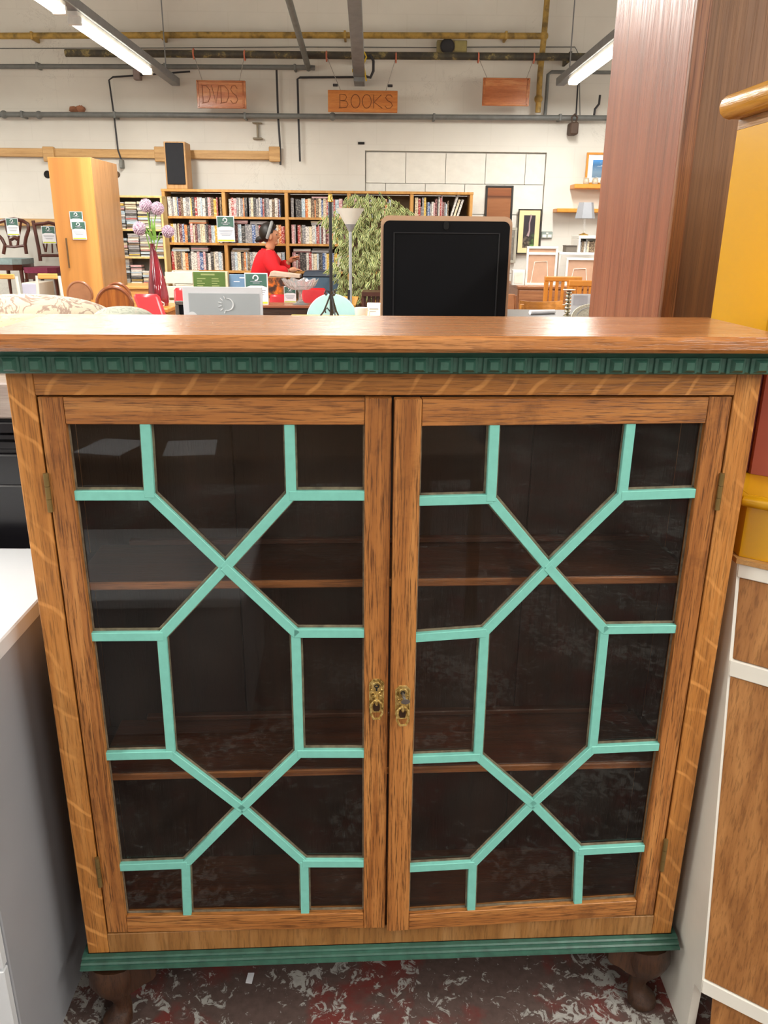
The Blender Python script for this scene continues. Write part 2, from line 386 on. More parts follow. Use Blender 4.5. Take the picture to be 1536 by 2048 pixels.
o = at(515, 262, WY-0.03); t = thing('wall_bracket', 'old corroded iron bracket on the wall under the DVDS sign', 'bracket', o)
for a, b in ((0.0705, 0.085), (-0.085, -0.0655)): MB().box(-0.05, 0.05, -0.03, 0.03, a, b, 0.004).build('flange', plain('corroded_paint', '#8c8371', 0.8), t)
MB().box(-0.008, 0.008, -0.02, 0.03, -0.07, 0.075, 0.003).build('web', plain('corroded_paint', '#8c8371', 0.8), t)
# wooden peg rail
x0, x1, z0, z1 = rect(-60, 299, 558, 318, WY-0.03)
m_pine = wood('pale_pine_rail', '#a9814f', '#c39a63', '#d2ab74', 'x', 0.55, pores=0.2)
t = thing('peg_rail', 'long pale wooden rail fixed high on the white wall behind the wardrobe', 'rail', ((x0+x1)/2, WY-0.03, z0))
MB((-(x0+x1)/2, 0, -z0)).box(x0, x1, -0.03, 0.03, z0+0.01, z1, 0.004).build('rail_board', m_pine, t)
for px in (100, 322, 550):
    c = at(px, 309, WY-0.03); MB((c.x-(x0+x1)/2, 0, c.z-z0)).box(-0.06, 0.06, -0.05, 0.0, -0.075, 0.075, 0.006).build('bracket_block', m_pine, t)
# low wooden rail behind the chairs
x0, x1, z0, z1 = rect(-40, 437, 112, 452, WY-0.03)
tag(MB().box(x0, x1, WY-0.06, WY, z0, z1, 0.004).build('low_rail', m_pine), 'short pale wooden rail on the wall behind the two dining chairs', 'rail')

# steel channel and angled conduit coming from the wall over the hall
e = at(718, 150, Y=WY-0.3); n = at(707, -30, Y=7.6)
ch = thing('steel_channel', 'grey steel channel running overhead towards the wall above the BOOKS sign', 'beam', e)
MB(-e).hexa([e+Vector((-.06, 0, -.02)), n+Vector((-.06, 0, -.02)), n+Vector((.06, 0, -.02)), e+Vector((.06, 0, -.02)), e+Vector((-.06, 0, .06)), n+Vector((-.06, 0, .06)), n+Vector((.06, 0, .06)), e+Vector((.06, 0, .06))], 0.004).build('channel', m_trunk, ch)
MB(-e).box(e.x-0.055, e.x+0.055, e.y, WY, e.z-0.06, e.z+0.02, 0.004).build('end_bracket', m_trunk, ch)
MB(at(737, 133, Y=WY-0.35)-e).tube([(-0.03, 0, .09), (.02, 0, .1), (.05, 0, .05), (.05, 0, -.04), (.02, 0, -.1), (-.03, 0, -.09)], 0.014, 8).build('cable_loop', m_black, ch, True)
m_yel = plain('yellow_tape', '#cfae2c', 0.6)
MB(at(717, 141, Y=WY-0.35)-e).box(-0.066, 0.066, -0.01, 0.03, -0.012, 0.012).build('yellow_tie', m_yel, ch)
MB(at(729, 118, Y=WY-0.36)-e).tube([(-.01, 0, .07), (.02, 0, .02), (-.01, 0, -.05), (.02, 0, -.2)], 0.008, 6).build('yellow_string', m_yel, ch)
e = at(617, 137, Y=WY-0.05); n = at(572, -20, Y=7.6)
tag(MB().tube([e, n], 0.03, 10).build('overhead_pipe', m_gpipe, None, True), 'grey pipe slanting overhead towards the wall between the DVDS and BOOKS signs', 'pipe')
# alarm bell box
x0, x1, z0, z1 = rect(874, 80, 934, 108, WY-0.1)
t = thing('alarm_box', 'olive metal box with a round black sounder high on the wall', 'alarm', ((x0+x1)/2, WY-0.1, z0))
bxo('case', plain('olive_metal', '#8d8257', 0.5), t, -(x1-x0)/2, (x1-x0)/2, 0, 0.1, 0, z1-z0, bev=0.006)
MB((-(x1-x0)*0.16, 0, (z1-z0)*0.52)).lathe([(0.07, 0), (0.075, -0.02), (0.06, -0.035), (0.02, -0.035)], n=20, axis='y').build('sounder', m_black, t, True)
bxo('label_plate', plain('yellowed_label', '#a59a63', 0.6), t, 0.03, 0.15, -0.004, 0.001, 0.03, 0.12)

# ---------------------------------------------------------------- hanging wooden signs
GL = {'B': [[(0, 0), (0, 1), (.5, .97), (.62, .8), (.5, .58), (0.05, .53)], [(.05, .53), (.6, .5), (.75, .28), (.6, .05), (-.1, 0)]],
      'O': [[(.4+.4*math.sin(a*PI/8), .5+.5*math.cos(a*PI/8)) for a in range(17)]],
      'K': [[(0, 0), (0, 1)], [(.7, 1), (.05, .45), (.8, 0)]],
      'S': [[(.68, .82), (.5, 1), (.2, .98), (.06, .78), (.25, .58), (.55, .45), (.7, .22), (.5, .02), (.2, 0), (0, .18)]],
      'D': [[(0, 0), (0, 1)], [(-.1, 1), (.35, .98), (.68, .75), (.72, .4), (.5, .08), (-.1, 0)]],
      'V': [[(0, 1), (.35, 0), (.7, 1)]]}
def letters(mb, txt, x, z, h, y, r, gap=0.25, nar=1.0):
    for ch in txt:
        wd = 0.8
        for st in GL[ch]: mb.tube([(x+a*h*0.9*nar, y, z+b*h) for a, b in st], r, 5)
        x += h*(wd+gap)*0.9*nar
m_sign = wood('orange_sign_wood', '#a85c22', '#bf7430', '#cc8640', 'x', 0.4, pores=0.25, cross=18)
m_carved = wood('glossy_sign_wood', '#8e4a24', '#b0683a', '#cf8f5c', 'x', 0.25, pores=0.2, cross=14)
m_ink = plain('burnt_line', '#6b3a16', 0.6)
m_inks = plain('soft_burnt_line', '#8a4d24', 0.5)
m_twine = plain('pink_twine', '#c07058', 0.8)
m_string = plain('grey_string', '#98938c', 0.8)
def sign(name, label, r4, txt, mat, ink, frame, hooks, hgt, x_in, h, gap, rr=0.0035):
    Y = MPY-0.02
    x0, x1, z0, z1 = rect(*r4, Y); cx = (x0+x1)/2
    t = thing(name, label, 'sign', (cx, Y, z0)); W, Hh = x1-x0, z1-z0
    bxo('board', mat, t, -W/2, W/2, -0.012, 0.012, 0, Hh, bev=0.003)
    if frame:
        m = MB()
        for a in ((-W/2+.01, W/2-.01, Hh-.02, Hh-.006), (-W/2+.01, W/2-.01, .006, .02), (-W/2+.008, -W/2+.024, .006, Hh-.006), (W/2-.034, W/2-.018, .006, Hh-.006)): m.box(a[0], a[1], -0.017, -0.011, a[2], a[3], 0.002)
        m.build('raised_edge', mat, t)
    if txt:
        m = MB(); letters(m, txt, -W/2+x_in*W, Hh*(0.5-h/2), Hh*h, -0.0135, rr, gap, 0.72 if frame else 1.0); m.build('lettering', ink, t)
    for (px, py), fx in hooks:
        p = at(px, py, MPY-0.02); q = (fx*W, 0, Hh)
        a = Vector((p.x-cx, 0, p.z-z0))
        MB().tube([a, q], 0.0035, 5).build('hanging_string', m_string, t)
        MB(a).tube([(0.0, 0.02+0.04*math.cos(k*PI/6)-0.005, 0.0+0.044*math.sin(k*PI/6)) for k in range(12)], 0.008, 6, True).build('twine_loop', m_twine, t)
    return t
sign('dvd_sign', 'framed wooden sign carved DVDS hanging at the left', (394, 161, 492, 217), 'DVDS', m_carved, m_inks, True, [((387, 107), -0.38), ((489, 110), 0.38)], None, 0.12, 0.64, 0.08)
sg = sign('books_sign', 'plain orange wooden sign lettered BOOKS hanging in the middle', (656, 181, 795, 225), 'BOOKS', m_sign, m_ink, False, [((653, 112), -0.32), ((792, 115), 0.33)], None, 0.17, 0.62, 0.22)
for fx in (-0.34, 0.34): MB().box(fx*0.83-0.025, fx*0.83+0.025, -0.018, 0.018, 0.24, 0.262, 0.003).build('clip', m_black, sg)
sign('blank_sign', 'framed glossy wooden sign hanging at the right, lettering lost in glare', (965, 156, 1059, 212), '', m_carved, m_inks, True, [((957, 115), -0.42), ((1068, 116), 0.42)], None, 0, 0, 0)

# ================================================================ THE GLAZED BOOKCASE
CABR = 0.0412
OX, OY, H = 0.028, 1.276, 1.368
bk = thing('glazed_bookcase', 'wide oak bookcase with two glazed doors, mint glazing bars and dark green mouldings', 'bookcase', (OX, OY, 0), CABR)
_c, _s = math.cos(CABR), math.sin(CABR)
OAK = ('#8f5825', '#b57737', '#cb9150')
oak_x = wood('oak_frame_across', *OAK, 'x', 0.42, fleck=0.45, wear=0.25, pores=0.55, cross=46, flrot=-0.75)
oak_z = wood('oak_frame_upright', *OAK, 'z', 0.42, fleck=0.45, wear=0.3, pores=0.5, cross=46, flrot=-0.75)
DOAK = ('#824d22', '#ad7038', '#c58a4c')
doak_x = wood('oak_door_across', *DOAK, 'x', 0.42, wear=0.55, pores=0.85, cross=60)
doak_z = wood('oak_door_upright', *DOAK, 'z', 0.42, wear=0.55, pores=0.85, cross=60)
top_oak = wood('oak_top', '#9a5f30', '#b67741', '#c78b55', 'x', 0.25, fleck=0.08, pores=0.5, cross=34, flrot=0.2, bump=0.4)
for nd in top_oak.node_tree.nodes:
    if nd.type == 'BSDF_PRINCIPLED': nd.inputs['Coat Weight'].default_value = 0.25; nd.inputs['Coat Roughness'].default_value = 0.22
m_in = wood('stained_dim_inside', '#1a0d06', '#241209', '#2e180c', 'z', 0.5, pores=0.4, cross=30)  # dark stain, deepened for the dim light behind the glass
m_inx = wood('stained_dim_shelf', '#33190b', '#432310', '#512c16', 'x', 0.42, pores=0.5, cross=40)  # shelf stain darkened too, to hold the interior's shade
m_lip = wood('worn_shelf_edge', '#6d3f20', '#8f5a30', '#a56d40', 'x', 0.4, pores=0.5, cross=60)
m_green = plain('dark_green_paint', '#31574a', 0.42, var=0.25, scale=40, bump=0.15)
m_mint = plain('mint_paint', '#7bc5b7', 0.45, var=0.05, scale=60)
m_brass = NT('aged_brass'); v = m_brass.coords(); f = m_brass.noise(v, 160, 4)
m_brass.color(m_brass.ramp(f, [(0.33, '#6f5626'), (0.46, '#c0a05a'), (0.7, '#ecd695')])); m_brass = m_brass.set(Roughness=0.36, Metallic=0.65)
m_hinge = plain('dull_brass', '#8c7648', 0.45, 0.7)
m_glass = pane_mat('old_glass', (0.93, 0.92, 0.9), 0.004)
m_putty = plain('old_putty', '#6f6350', 0.8, var=0.4, scale=60)
hz = (0, 0, H)
D = 0.25
MB(hz).box(-0.617, 0.617, -0.058, 0.256, 0.041, 0.066, 0.006).build('top_board', top_oak, bk)
MB(hz).prism([(-0.001, 0.002), (-0.024, 0.004), (-0.028, 0.008), (-0.028, 0.03), (-0.046, 0.0405), (0.0, 0.0405)], -0.614, 0.614, 'x').prism([(-0.610, 0.004), (-0.614, 0.0405), (0.614, 0.0405), (0.610, 0.004)], -0.001, D, 'y').build('cornice_moulding', m_green, bk)
proto = None
for i in range(31):
    x = -0.5785+i*0.03857
    if proto is None:
        m = MB()
        w2, h2, yb = 0.0150, 0.0125, 0.0
        m.box(-0.0162, 0.0140, -0.0035, 0.004, -0.0125, 0.0125, 0.001)
        q = [(-0.0105, -0.0035, -0.0105), (0.0105, -0.0035, -0.0105), (0.0105, -0.0035, 0.0105), (-0.0105, -0.0035, 0.0105), (-0.006, -0.0105, -0.006), (0.006, -0.0105, -0.006), (0.006, -0.0105, 0.006), (-0.006, -0.0105, 0.006)]
        m.hexa(q)
        proto = o = m.build('moulding_block', m_green, bk)
    else: o = link_copy(proto, bk)
    o.location = (x, -0.0285, H+0.0185)
for sx in (-1, 1):
    MB(hz).box(*sorted((sx*0.6, sx*0.559)), 0.0, 0.022, -1.1705, 0.004, 0.0012).build('stile', oak_z, bk)
    MB(hz).box(*sorted((sx*0.6, sx*0.584)), 0.0225, D, -1.170, 0.004).build('side_panel', oak_z, bk)
    MB(hz).box(*sorted((sx*0.5838, sx*0.5815)), 0.0225, D-0.0125, -1.149, -0.001).build('side_lining', m_in, bk)  # thin sheet put in to darken the cabinet's inner sides
MB(hz).box(-0.5585, 0.5585, 0.0, 0.022, -0.034, 0.004, 0.001).build('top_rail', oak_x, bk)
MB(hz).box(-0.5585, 0.5585, 0.0, 0.022, -1.1705, -1.1225, 0.001).build('bottom_rail', wood('oak_bottom_rail', '#7a4f24', '#9a6b38', '#ad8150', 'z', 0.5, wear=0.35, pores=0.35, cross=26), bk)
for k in range(4):
    a = -0.5815+k*0.29075
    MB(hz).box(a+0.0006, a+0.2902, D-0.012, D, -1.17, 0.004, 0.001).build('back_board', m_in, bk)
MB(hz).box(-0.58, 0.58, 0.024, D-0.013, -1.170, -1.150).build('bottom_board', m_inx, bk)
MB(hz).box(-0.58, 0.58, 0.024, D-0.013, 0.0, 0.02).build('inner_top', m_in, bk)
for z in (-0.375, -0.776):
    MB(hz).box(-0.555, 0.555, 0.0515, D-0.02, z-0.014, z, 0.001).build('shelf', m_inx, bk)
    MB(hz).box(-0.555, 0.555, 0.045, 0.051, z-0.0145, z+0.0003, 0.002).build('shelf_edge', m_lip, bk)
    MB(hz).box(-0.5, 0.54, D-0.03, D-0.013, z+0.001, z+0.012, 0.002).build('shelf_batten', m_inx, bk)
    for sx in (-1, 1): MB(hz).box(*sorted((sx*0.581, sx*0.557)), 0.03, D-0.02, z-0.034, z-0.015, 0.002).build('shelf_bearer', m_in, bk)
bp = [(0.0, -1.150), (-0.008, -1.152), (-0.011, -1.158), (-0.010, -1.1635), (-0.017, -1.1655), (-0.020, -1.172), (-0.019, -1.178), (-0.026, -1.1805), (-0.027, -1.190), (0.0, -1.193)]
bp = [(y, -1.1715+(z+1.150)*0.40) for y, z in bp]
MB(hz).prism(bp, -0.611, 0.611, 'x').box(-0.611, -0.602, 0, D, -1.1905, -1.1718).box(0.602, 0.611, 0, D, -1.1905, -1.1718).build('base_moulding', m_green, bk)
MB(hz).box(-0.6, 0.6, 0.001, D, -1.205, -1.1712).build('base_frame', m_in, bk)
# cabriole legs: knee, ankle, pad foot
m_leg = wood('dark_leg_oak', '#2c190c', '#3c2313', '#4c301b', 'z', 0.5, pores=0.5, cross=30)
def cab_leg(sx, sy, yy):
    m = MB((0, 0, 0))
    prof = [(0.0, 0.162, 0.046, 0.030), (0.002, 0.145, 0.048, 0.034), (0.004, 0.125, 0.046, 0.036), (0.002, 0.100, 0.035, 0.031), (-0.004, 0.072, 0.020, 0.020), (-0.008, 0.05, 0.017, 0.017), (-0.006, 0.034, 0.021, 0.021), (0.002, 0.02, 0.030, 0.030), (0.003, 0.010, 0.031, 0.031), (0.002, 0.0, 0.026, 0.026)]
    n = 14; rings = []
    for d, z, rx, ry in prof:
        cx, cy = sx*(0.558+d), yy+sy*d
        rings.append([m._v((cx+rx*math.cos(2*PI*j/n), cy+ry*math.sin(2*PI*j/n), z)) for j in range(n)])
    for A, B in zip(rings, rings[1:]):
        for j in range(n): m._f([A[j], A[(j+1) % n], B[(j+1) % n], B[j]])
    m._f(rings[0]); m._f(rings[-1][::-1])
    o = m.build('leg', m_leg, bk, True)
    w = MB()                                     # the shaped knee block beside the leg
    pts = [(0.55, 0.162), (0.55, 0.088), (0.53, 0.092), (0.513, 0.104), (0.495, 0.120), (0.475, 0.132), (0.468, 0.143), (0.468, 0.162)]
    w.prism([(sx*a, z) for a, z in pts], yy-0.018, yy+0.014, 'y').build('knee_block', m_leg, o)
for sx in (-1, 1):
    cab_leg(sx, -1, 0.008)
    cab_leg(sx, 1, D-0.035)

# doors
LOCC = Vector((_c*(0-OX)+_s*(0-OY), -_s*(0-OX)+_c*(0-OY), HC-H))
def door_pt(px, py, hx, ang):
    """photo point on the door plane; returns (distance from hinge edge along door, z)"""
    d = ray(px, py); dl = Vector((_c*d.x+_s*d.y, -_s*d.x+_c*d.y, d.z))
    u = Vector((math.cos(ang), math.sin(ang), 0)); nn = Vector((-u.y, u.x, 0)); P0 = Vector((hx, 0, 0))
    t = (P0-LOCC).dot(nn)/dl.dot(nn); q = LOCC+dl*t
    return ((q-P0).dot(u), q.z)
NODES_L = dict(T1=(289, 848), J1=(298, 993), T2=(578, 849), J2=(582, 993), L1=(146, 993), R1=(731, 993), X1=(450, 1138), J3=(322, 1275), L3=(183, 1276), J4=(591, 1269), R4=(731, 1269), J5=(341, 1512), L5=(212, 1515), J6=(598, 1510), R6=(731, 1510), X2=(483, 1620), J7=(370, 1733), L7=(238, 1738), J8=(608, 1730), R8=(731, 1730), B1=(374, 1836), B2=(610, 1832), CTL=(131, 848), CTR=(729, 850), CBL=(254, 1836), CBR=(732, 1831))
NODES_R = dict(T1=(990, 853), J1=(983, 1000), L1=(836, 1004), T2=(1264, 848), J2=(1247, 993), R2=(1388, 988), R1=(1388, 988), X1=(1099, 1138), J3=(970, 1268), L3=(831, 1278), J4=(1211, 1262), R4=(1348, 1260), J5=(957, 1517), L5=(827, 1522), J6=(1187, 1502), R6=(1315, 1496), X2=(1067, 1612), J7=(946, 1733), L7=(823, 1740), J8=(1161, 1706), R8=(1288, 1699), B1=(943, 1828), B2=(1157, 1811), CTL=(837, 857), CTR=(1405, 846), CBL=(822, 1837), CBR=(1276, 1804))
BARS = ['T1 J1', 'J1 L1', 'J1 X1', 'X1 J4', 'T2 J2', 'J2 R1', 'J2 X1', 'X1 J3', 'J3 L3', 'J3 J5', 'J5 L5', 'J5 X2', 'X2 J8', 'J4 R4', 'J4 J6', 'J6 R6', 'J6 X2', 'X2 J7', 'J7 L7', 'J7 B1', 'J8 R8', 'J8 B2']
PANES = ['CTL T1 J1 L1', 'T1 T2 J2 X1 J1', 'T2 CTR R1 J2', 'L1 J1 X1 J3 L3', 'J2 R1 R4 J4 X1', 'L3 J3 J5 L5', 'X1 J4 J6 X2 J5 J3', 'J4 R4 R6 J6', 'L5 J5 X2 J7 L7', 'J6 R6 R8 J8 X2', 'L7 J7 B1 CBL', 'X2 J8 B2 B1 J7', 'J8 R8 CBR B2']
def oct_plate(w, h0, h1, cut): return [(-w, h0+cut), (-w+cut, h0), (w-cut, h0), (w, h0+cut), (w, h1-cut), (w-cut, h1), (-w+cut, h1), (-w, h1-cut)]
def make_door(side):
    s = -1 if side == 'L' else 1
    hx = s*0.556
    ang = math.asin(0.011/0.55)*-1 if side == 'L' else PI+math.asin(0.020/0.55)
    # door axis u runs from the hinge edge to the meeting edge; v goes into the cabinet
    if side == 'R': ang_u = PI+math.asin(0.020/0.55)
    else: ang_u = -math.asin(0.011/0.55)
    N = {k: door_pt(p[0], p[1], hx, ang_u) for k, p in (NODES_L if side == 'L' else NODES_R).items()}
    Wd = 0.5545 if side == 'L' else 0.5535
    def X(u): return u*(1 if side == 'L' else -1)
    def bx(m, u0, u1, y0, y1, z0, z1, bev=0): a, b = sorted((X(u0), X(u1))); m.box(a, b, y0, y1, z0, z1, bev)
    zt0 = -0.0365; zb = -1.1185
    gt = -0.0800; gb = -1.0800; sh, sm_ = 0.0385, 0.043
    T = 0.022
    m = MB()
    bx(m, 0, sh, 0, T, zb, zt0, 0.0012)
    bx(m, Wd-sm_, Wd, 0, T, zb, zt0, 0.0012)
    m.mi = 1
    bx(m, sh+0.0006, Wd-sm_-0.0006, 0.0005, T, gt, zt0-0.0005, 0.001)
    bx(m, sh+0.0006, Wd-sm_-0.0006, 0.0005, T, zb, gb, 0.001)
    d = m.build('door', [doak_z, doak_x], bk)
    d['label'] = ('left' if side == 'L' else 'right')+' glazed door, standing very slightly ajar'
    d.location = (hx, 0, H)
    d.rotation_euler = (0, 0, ang_u if side == 'L' else ang_u-PI)
    def clampu(p):
        u, z = p
        return (min(max(u, sh-0.001), Wd-sm_+0.001), min(max(z, gb-0.001), gt+0.001))
    P = {k: clampu(v_) for k, v_ in N.items()}
    for k in ('L1', 'L3', 'L5', 'L7', 'R1', 'R4', 'R6', 'R8'):
        left = k[0] == 'L'
        hinge_side = left if side == 'L' else not left
        P[k] = (sh-0.001 if hinge_side else Wd-sm_+0.001, P[k][1])
    for k in ('T1', 'T2'): P[k] = (P[k][0], gt+0.001)
    for k in ('B1', 'B2'): P[k] = (P[k][0], gb-0.001)
    lu, ru = (sh, Wd-sm_) if side == 'L' else (Wd-sm_, sh)
    P['CTL'], P['CTR'], P['CBL'], P['CBR'] = (lu, gt), (ru, gt), (lu, gb), (ru, gb)
    put = MB(); bw2 = 0.0082
    for bi, bar in enumerate(BARS):
        a, b = bar.split(); A = Vector((X(P[a][0]), P[a][1])); B = Vector((X(P[b][0]), P[b][1])); dd = (B-A).normalized()
        ea = 0.0055 if a[0] in 'JX' else 0; eb = 0.0055 if b[0] in 'JX' else 0
        A2, B2 = A-dd*ea*0.6, B+dd*eb*0.6
        nn = Vector((-dd.y, dd.x))
        jit = 0.0004*((bi*7) % 5)
        q = [A2-nn*bw2, B2-nn*bw2, B2+nn*bw2, A2+nn*bw2]
        y0, y1 = 0.0015+jit, 0.0115
        MB().hexa([(p.x, y0, p.y) for p in q]+[(p.x, y1, p.y) for p in q], 0.0009).build('glazing_bar', m_mint, d)
        wp = bw2+0.0022+0.0012*random.random(); up = Vector((0, 0.0012))
        q = [A2-nn*wp+up, B2-nn*wp+up, B2+nn*wp+up, A2+nn*wp+up]
        put.hexa([(p.x, 0.0105, p.y) for p in q]+[(p.x, 0.0128, p.y) for p in q])
    e = 0.004
    for a in ((lu, ru, gb, gb+e), (lu, ru, gt-e*0.5, gt)): bx(put, min(a[0], a[1]), max(a[0], a[1]), 0.0105, 0.0128, a[2], a[3])
    for uu in ((sh, sh+e*0.7), (Wd-sm_-e*0.7, Wd-sm_)): bx(put, uu[0], uu[1], 0.0105, 0.0128, gb, gt)
    put.build('putty_line', m_putty, d)
    for pn in PANES:
        pts = [P[k] for k in pn.split()]
        MB().slab([(X(u), 0.0130, z) for u, z in pts], (0, 0.0022, 0)).build('glass_pane', m_glass, d)
    # hinges
    for (px, py0, py1) in ([(96, 945, 1022), (193, 1713, 1770)] if side == 'L' else [(1438, 945, 1018), (1327, 1677, 1738)]):
        z0 = door_pt(px, py1, hx, ang_u)[1]; z1 = door_pt(px, py0, hx, ang_u)[1]
        h = MB(); x = X(-0.0012)
        for k in range(3):
            za, zb_ = z0+(z1-z0)*k/3, z0+(z1-z0)*(k+1)/3-0.0006
            h.lathe([(0.0045, za), (0.0045, zb_)], (x, -0.0035, 0), 10)
        h.build('hinge', m_hinge, d, True)
    # handle: octagonal escutcheon with drop ring
    cu = Wd-0.0205 if side == 'L' else Wd-0.0215
    pz = door_pt(753 if side == 'L' else 805, 1392 if side == 'L' else 1405, hx, ang_u)[1]
    cx = X(cu); 
    hp = MB((cx, 0, pz)).prism(oct_plate(0.0135, -0.033, 0.036, 0.0075), -0.0025, 0.0, 'y').build('handle_plate', m_brass, d)
    # raised rim, arch, scrolls
    r = MB((cx, 0, pz))
    o8 = [(x_*0.9, -0.003, z_*0.96+0.0005) for x_, z_ in oct_plate(0.0135, -0.033, 0.036, 0.0075)]
    r.tube(o8, 0.0014, 6, True)
    r.tube([(0.0085*math.cos(PI*k/8), -0.0035, 0.019+0.0105*math.sin(PI*k/8)) for k in range(9)], 0.0013, 6)
    for sx in (-1, 1):
        r.tube([(sx*(0.0065+0.0028*math.cos(k*PI/4)), -0.0035, 0.006+0.003*math.sin(k*PI/4)) for k in range(8)], 0.0011, 6, True)
        r.ball((sx*0.009, -0.004, 0.0155), 0.0018, n=8, m=6)
    r.build('handle_ornament', m_brass, d, True)
    MB((cx, 0, pz)).tube([(0.0035*math.cos(k*PI/5), -0.0032, 0.0215+0.0035*math.sin(k*PI/5)) for k in range(10)], 0.0009, 6, True).box(-0.0016, 0.0016, -0.0034, -0.0026, 0.012, 0.020).build('keyhole', m_dark, d)
    MB((cx, 0, pz)).lathe([(0.0052, -0.0025), (0.0045, -0.005), (0.002, -0.006)], (0, 0, 0.001), 14, 'y').lathe([(0.0025, 0.003), (0.0035, -0.002), (0.0032, -0.009), (0.0015, -0.012)], (0, -0.009, -0.002), 10).build('pull_boss', m_brass, d, True)
    ring = [(0.0102*a, -0.0085-0.001*abs(b), -0.0225+b*0.0185) for a, b in ((-0.35, 1), (0.35, 1), (0.95, 0.6), (1, -0.45), (0.5, -1), (-0.5, -1), (-1, -0.45), (-0.95, 0.6))]
    MB((cx, 0, pz-0.0215)).prism([(0.0062*math.cos(k*PI/8), 0.0115*math.sin(k*PI/8)) for k in range(16)], -0.0031, -0.0026, 'y').build('plate_opening', m_leg, d)
    rg = MB((cx, 0, pz)); rg.tube(ring, 0.0024, 8, True)
    for k in range(26):
        i = k*8/26; a = Vector(ring[int(i)]); b = Vector(ring[(int(i)+1) % 8]); rg.ball(a.lerp(b, i-int(i))+Vector((0, -0.002, 0)), 0.0014, n=6, m=4)
    rg.build('drop_ring', m_brass, d, True)
    if side == 'R':
        mk_ = plain('grey_key_metal', '#8b8680', 0.35, 0.85)
        MB((cx+0.001, 0, pz+0.0145)).tube([(-0.001, -0.003, 0.006), (-0.0005, -0.012, 0.004), (0.002, -0.015, -0.001)], 0.0028, 8).lathe([(0.0078, -0.0170), (0.0082, -0.0160), (0.0078, -0.0150)], (0.0025, 0, -0.003), 16, 'y', 0.62).build('key', mk_, d, True)
    return d
make_door('L'); make_door('R')
# ================================================================ NEIGHBOURS OF THE BOOKCASE
m_lam = plain('shade_grey_laminate', '#94969b', 0.45, var=0.03, scale=6)  # the shade on the white chest's side is put into this grey
m_lam2 = plain('white_laminate_front', '#ced2d6', 0.4, var=0.03, scale=6)
t = thing('white_chest', 'low white laminate chest of drawers standing left of the bookcase', 'chest', (-0.95, 1.36, 0))
o = MB((0.95, -1.36, 0))
cx0, cx1, cy0, cy1, czt = -1.28, -0.645, 1.10, 1.66, at(71, 1196, X=-0.645).z
MB((0.95, -1.36, 0)).box(cx0, cx1, cy0, cy1, 0.075, czt-0.034, 0.002).build('carcass', m_lam, t)
MB((0.95, -1.36, 0)).box(cx0-0.01, cx1+0.008, cy0-0.02, cy1, czt-0.033, czt, 0.003).build('top_board', m_lam2, t)
MB((0.95, -1.36, 0)).box(cx0+0.03, cx1-0.004, cy0+0.02, cy1, 0.0, 0.074).build('plinth', m_lam, t)
for k in range(3):
    za, zb_ = 0.085+k*0.262, 0.085+k*0.262+0.256
    d = MB((0.95, -1.36, 0)).box(cx0+0.003, cx1-0.003, cy0-0.018, cy0-0.0005, za, zb_, 0.002).build('drawer', m_lam2, t)
    for kx in (-1.1, -0.8): MB((0.95, -1.36, 0)).lathe([(0.006, cy0-0.018), (0.006, cy0-0.03), (0.015, cy0-0.035), (0.012, cy0-0.043)], (kx, 0, (za+zb_)/2), 12, 'y').build('knob', m_trunk, d, True)

m_ebony = plain('black_varnish', '#17161a', 0.22, var=0.2)
m_pinkw = wood('pinkish_bare_wood', '#8f7f78', '#a3948c', '#b3a69d', 'x', 0.4, pores=0.2)
by = 1.75
def zb(py): return at(20, py, by).z
t = thing('black_sideboard', 'black varnished sideboard with stepped mouldings and a pale wooden top, behind the white chest', 'sideboard', (-1.1, 1.95, 0))
o = (1.1, -1.95, 0)
MB(o).box(-1.65, -0.56, by, 2.28, zb(838), zb(766), 0.004).build('top_board', m_pinkw, t)
MB(o).box(-1.64, -0.565, by+0.012, 2.27, 0.0, zb(838)-0.001, 0.002).build('carcass', m_ebony, t)
for a, b, dp in ((845, 866, -0.004), (869, 880, 0.0), (884, 900, 0.004)):
    MB(o).box(-1.65, -0.557, by+dp, by+0.0115, zb(b), zb(a), 0.002).build('moulding', m_ebony, t)
for k in range(2):
    x0 = -1.6+k*0.53; d = MB(o).box(x0, x0+0.49, by, by+0.0115, 0.12, zb(910), 0.003).build('door', m_ebony, t)
    MB(o).box(x0+0.05, x0+0.44, by-0.006, by, 0.2, zb(910)-0.07, 0.004).build('raised_panel', m_ebony, d)
top_b = zb(766)

# cushions on the sideboard
def fabric(name, base, pat, scale, thr=0.5, w=0.06, rough=0.9):
    t = NT(name); v = t.coords(); n = t.noise(v, scale, 3, 0.6, 1.6); f = t.ramp(n, [(thr-w, 0.0), (thr-w*0.4, 0.9), (thr+w*0.4, 0.9), (thr+w, 0.0)])
    n2 = t.noise(v, scale*2.3, 2, 0.5, 0.5); g = t.ramp(n2, [(0.58, 0.0), (0.64, 0.5)])
    t.color(t.mix(g, t.mix(f, base, pat), '#cfc4b4')); t.bump(t.noise(v, 300, 2), 0.15); return t.set(Roughness=rough)
m_floral = fabric('floral_cream_fabric', '#d2c8b4', '#a0867a', 17, 0.5, 0.05)
m_yelc = fabric('pale_yellow_fabric', '#d8cb9c', '#c79f86', 26, 0.6, 0.05)
m_greenc = fabric('pale_green_fabric', '#b9bdae', '#969c8e', 40)
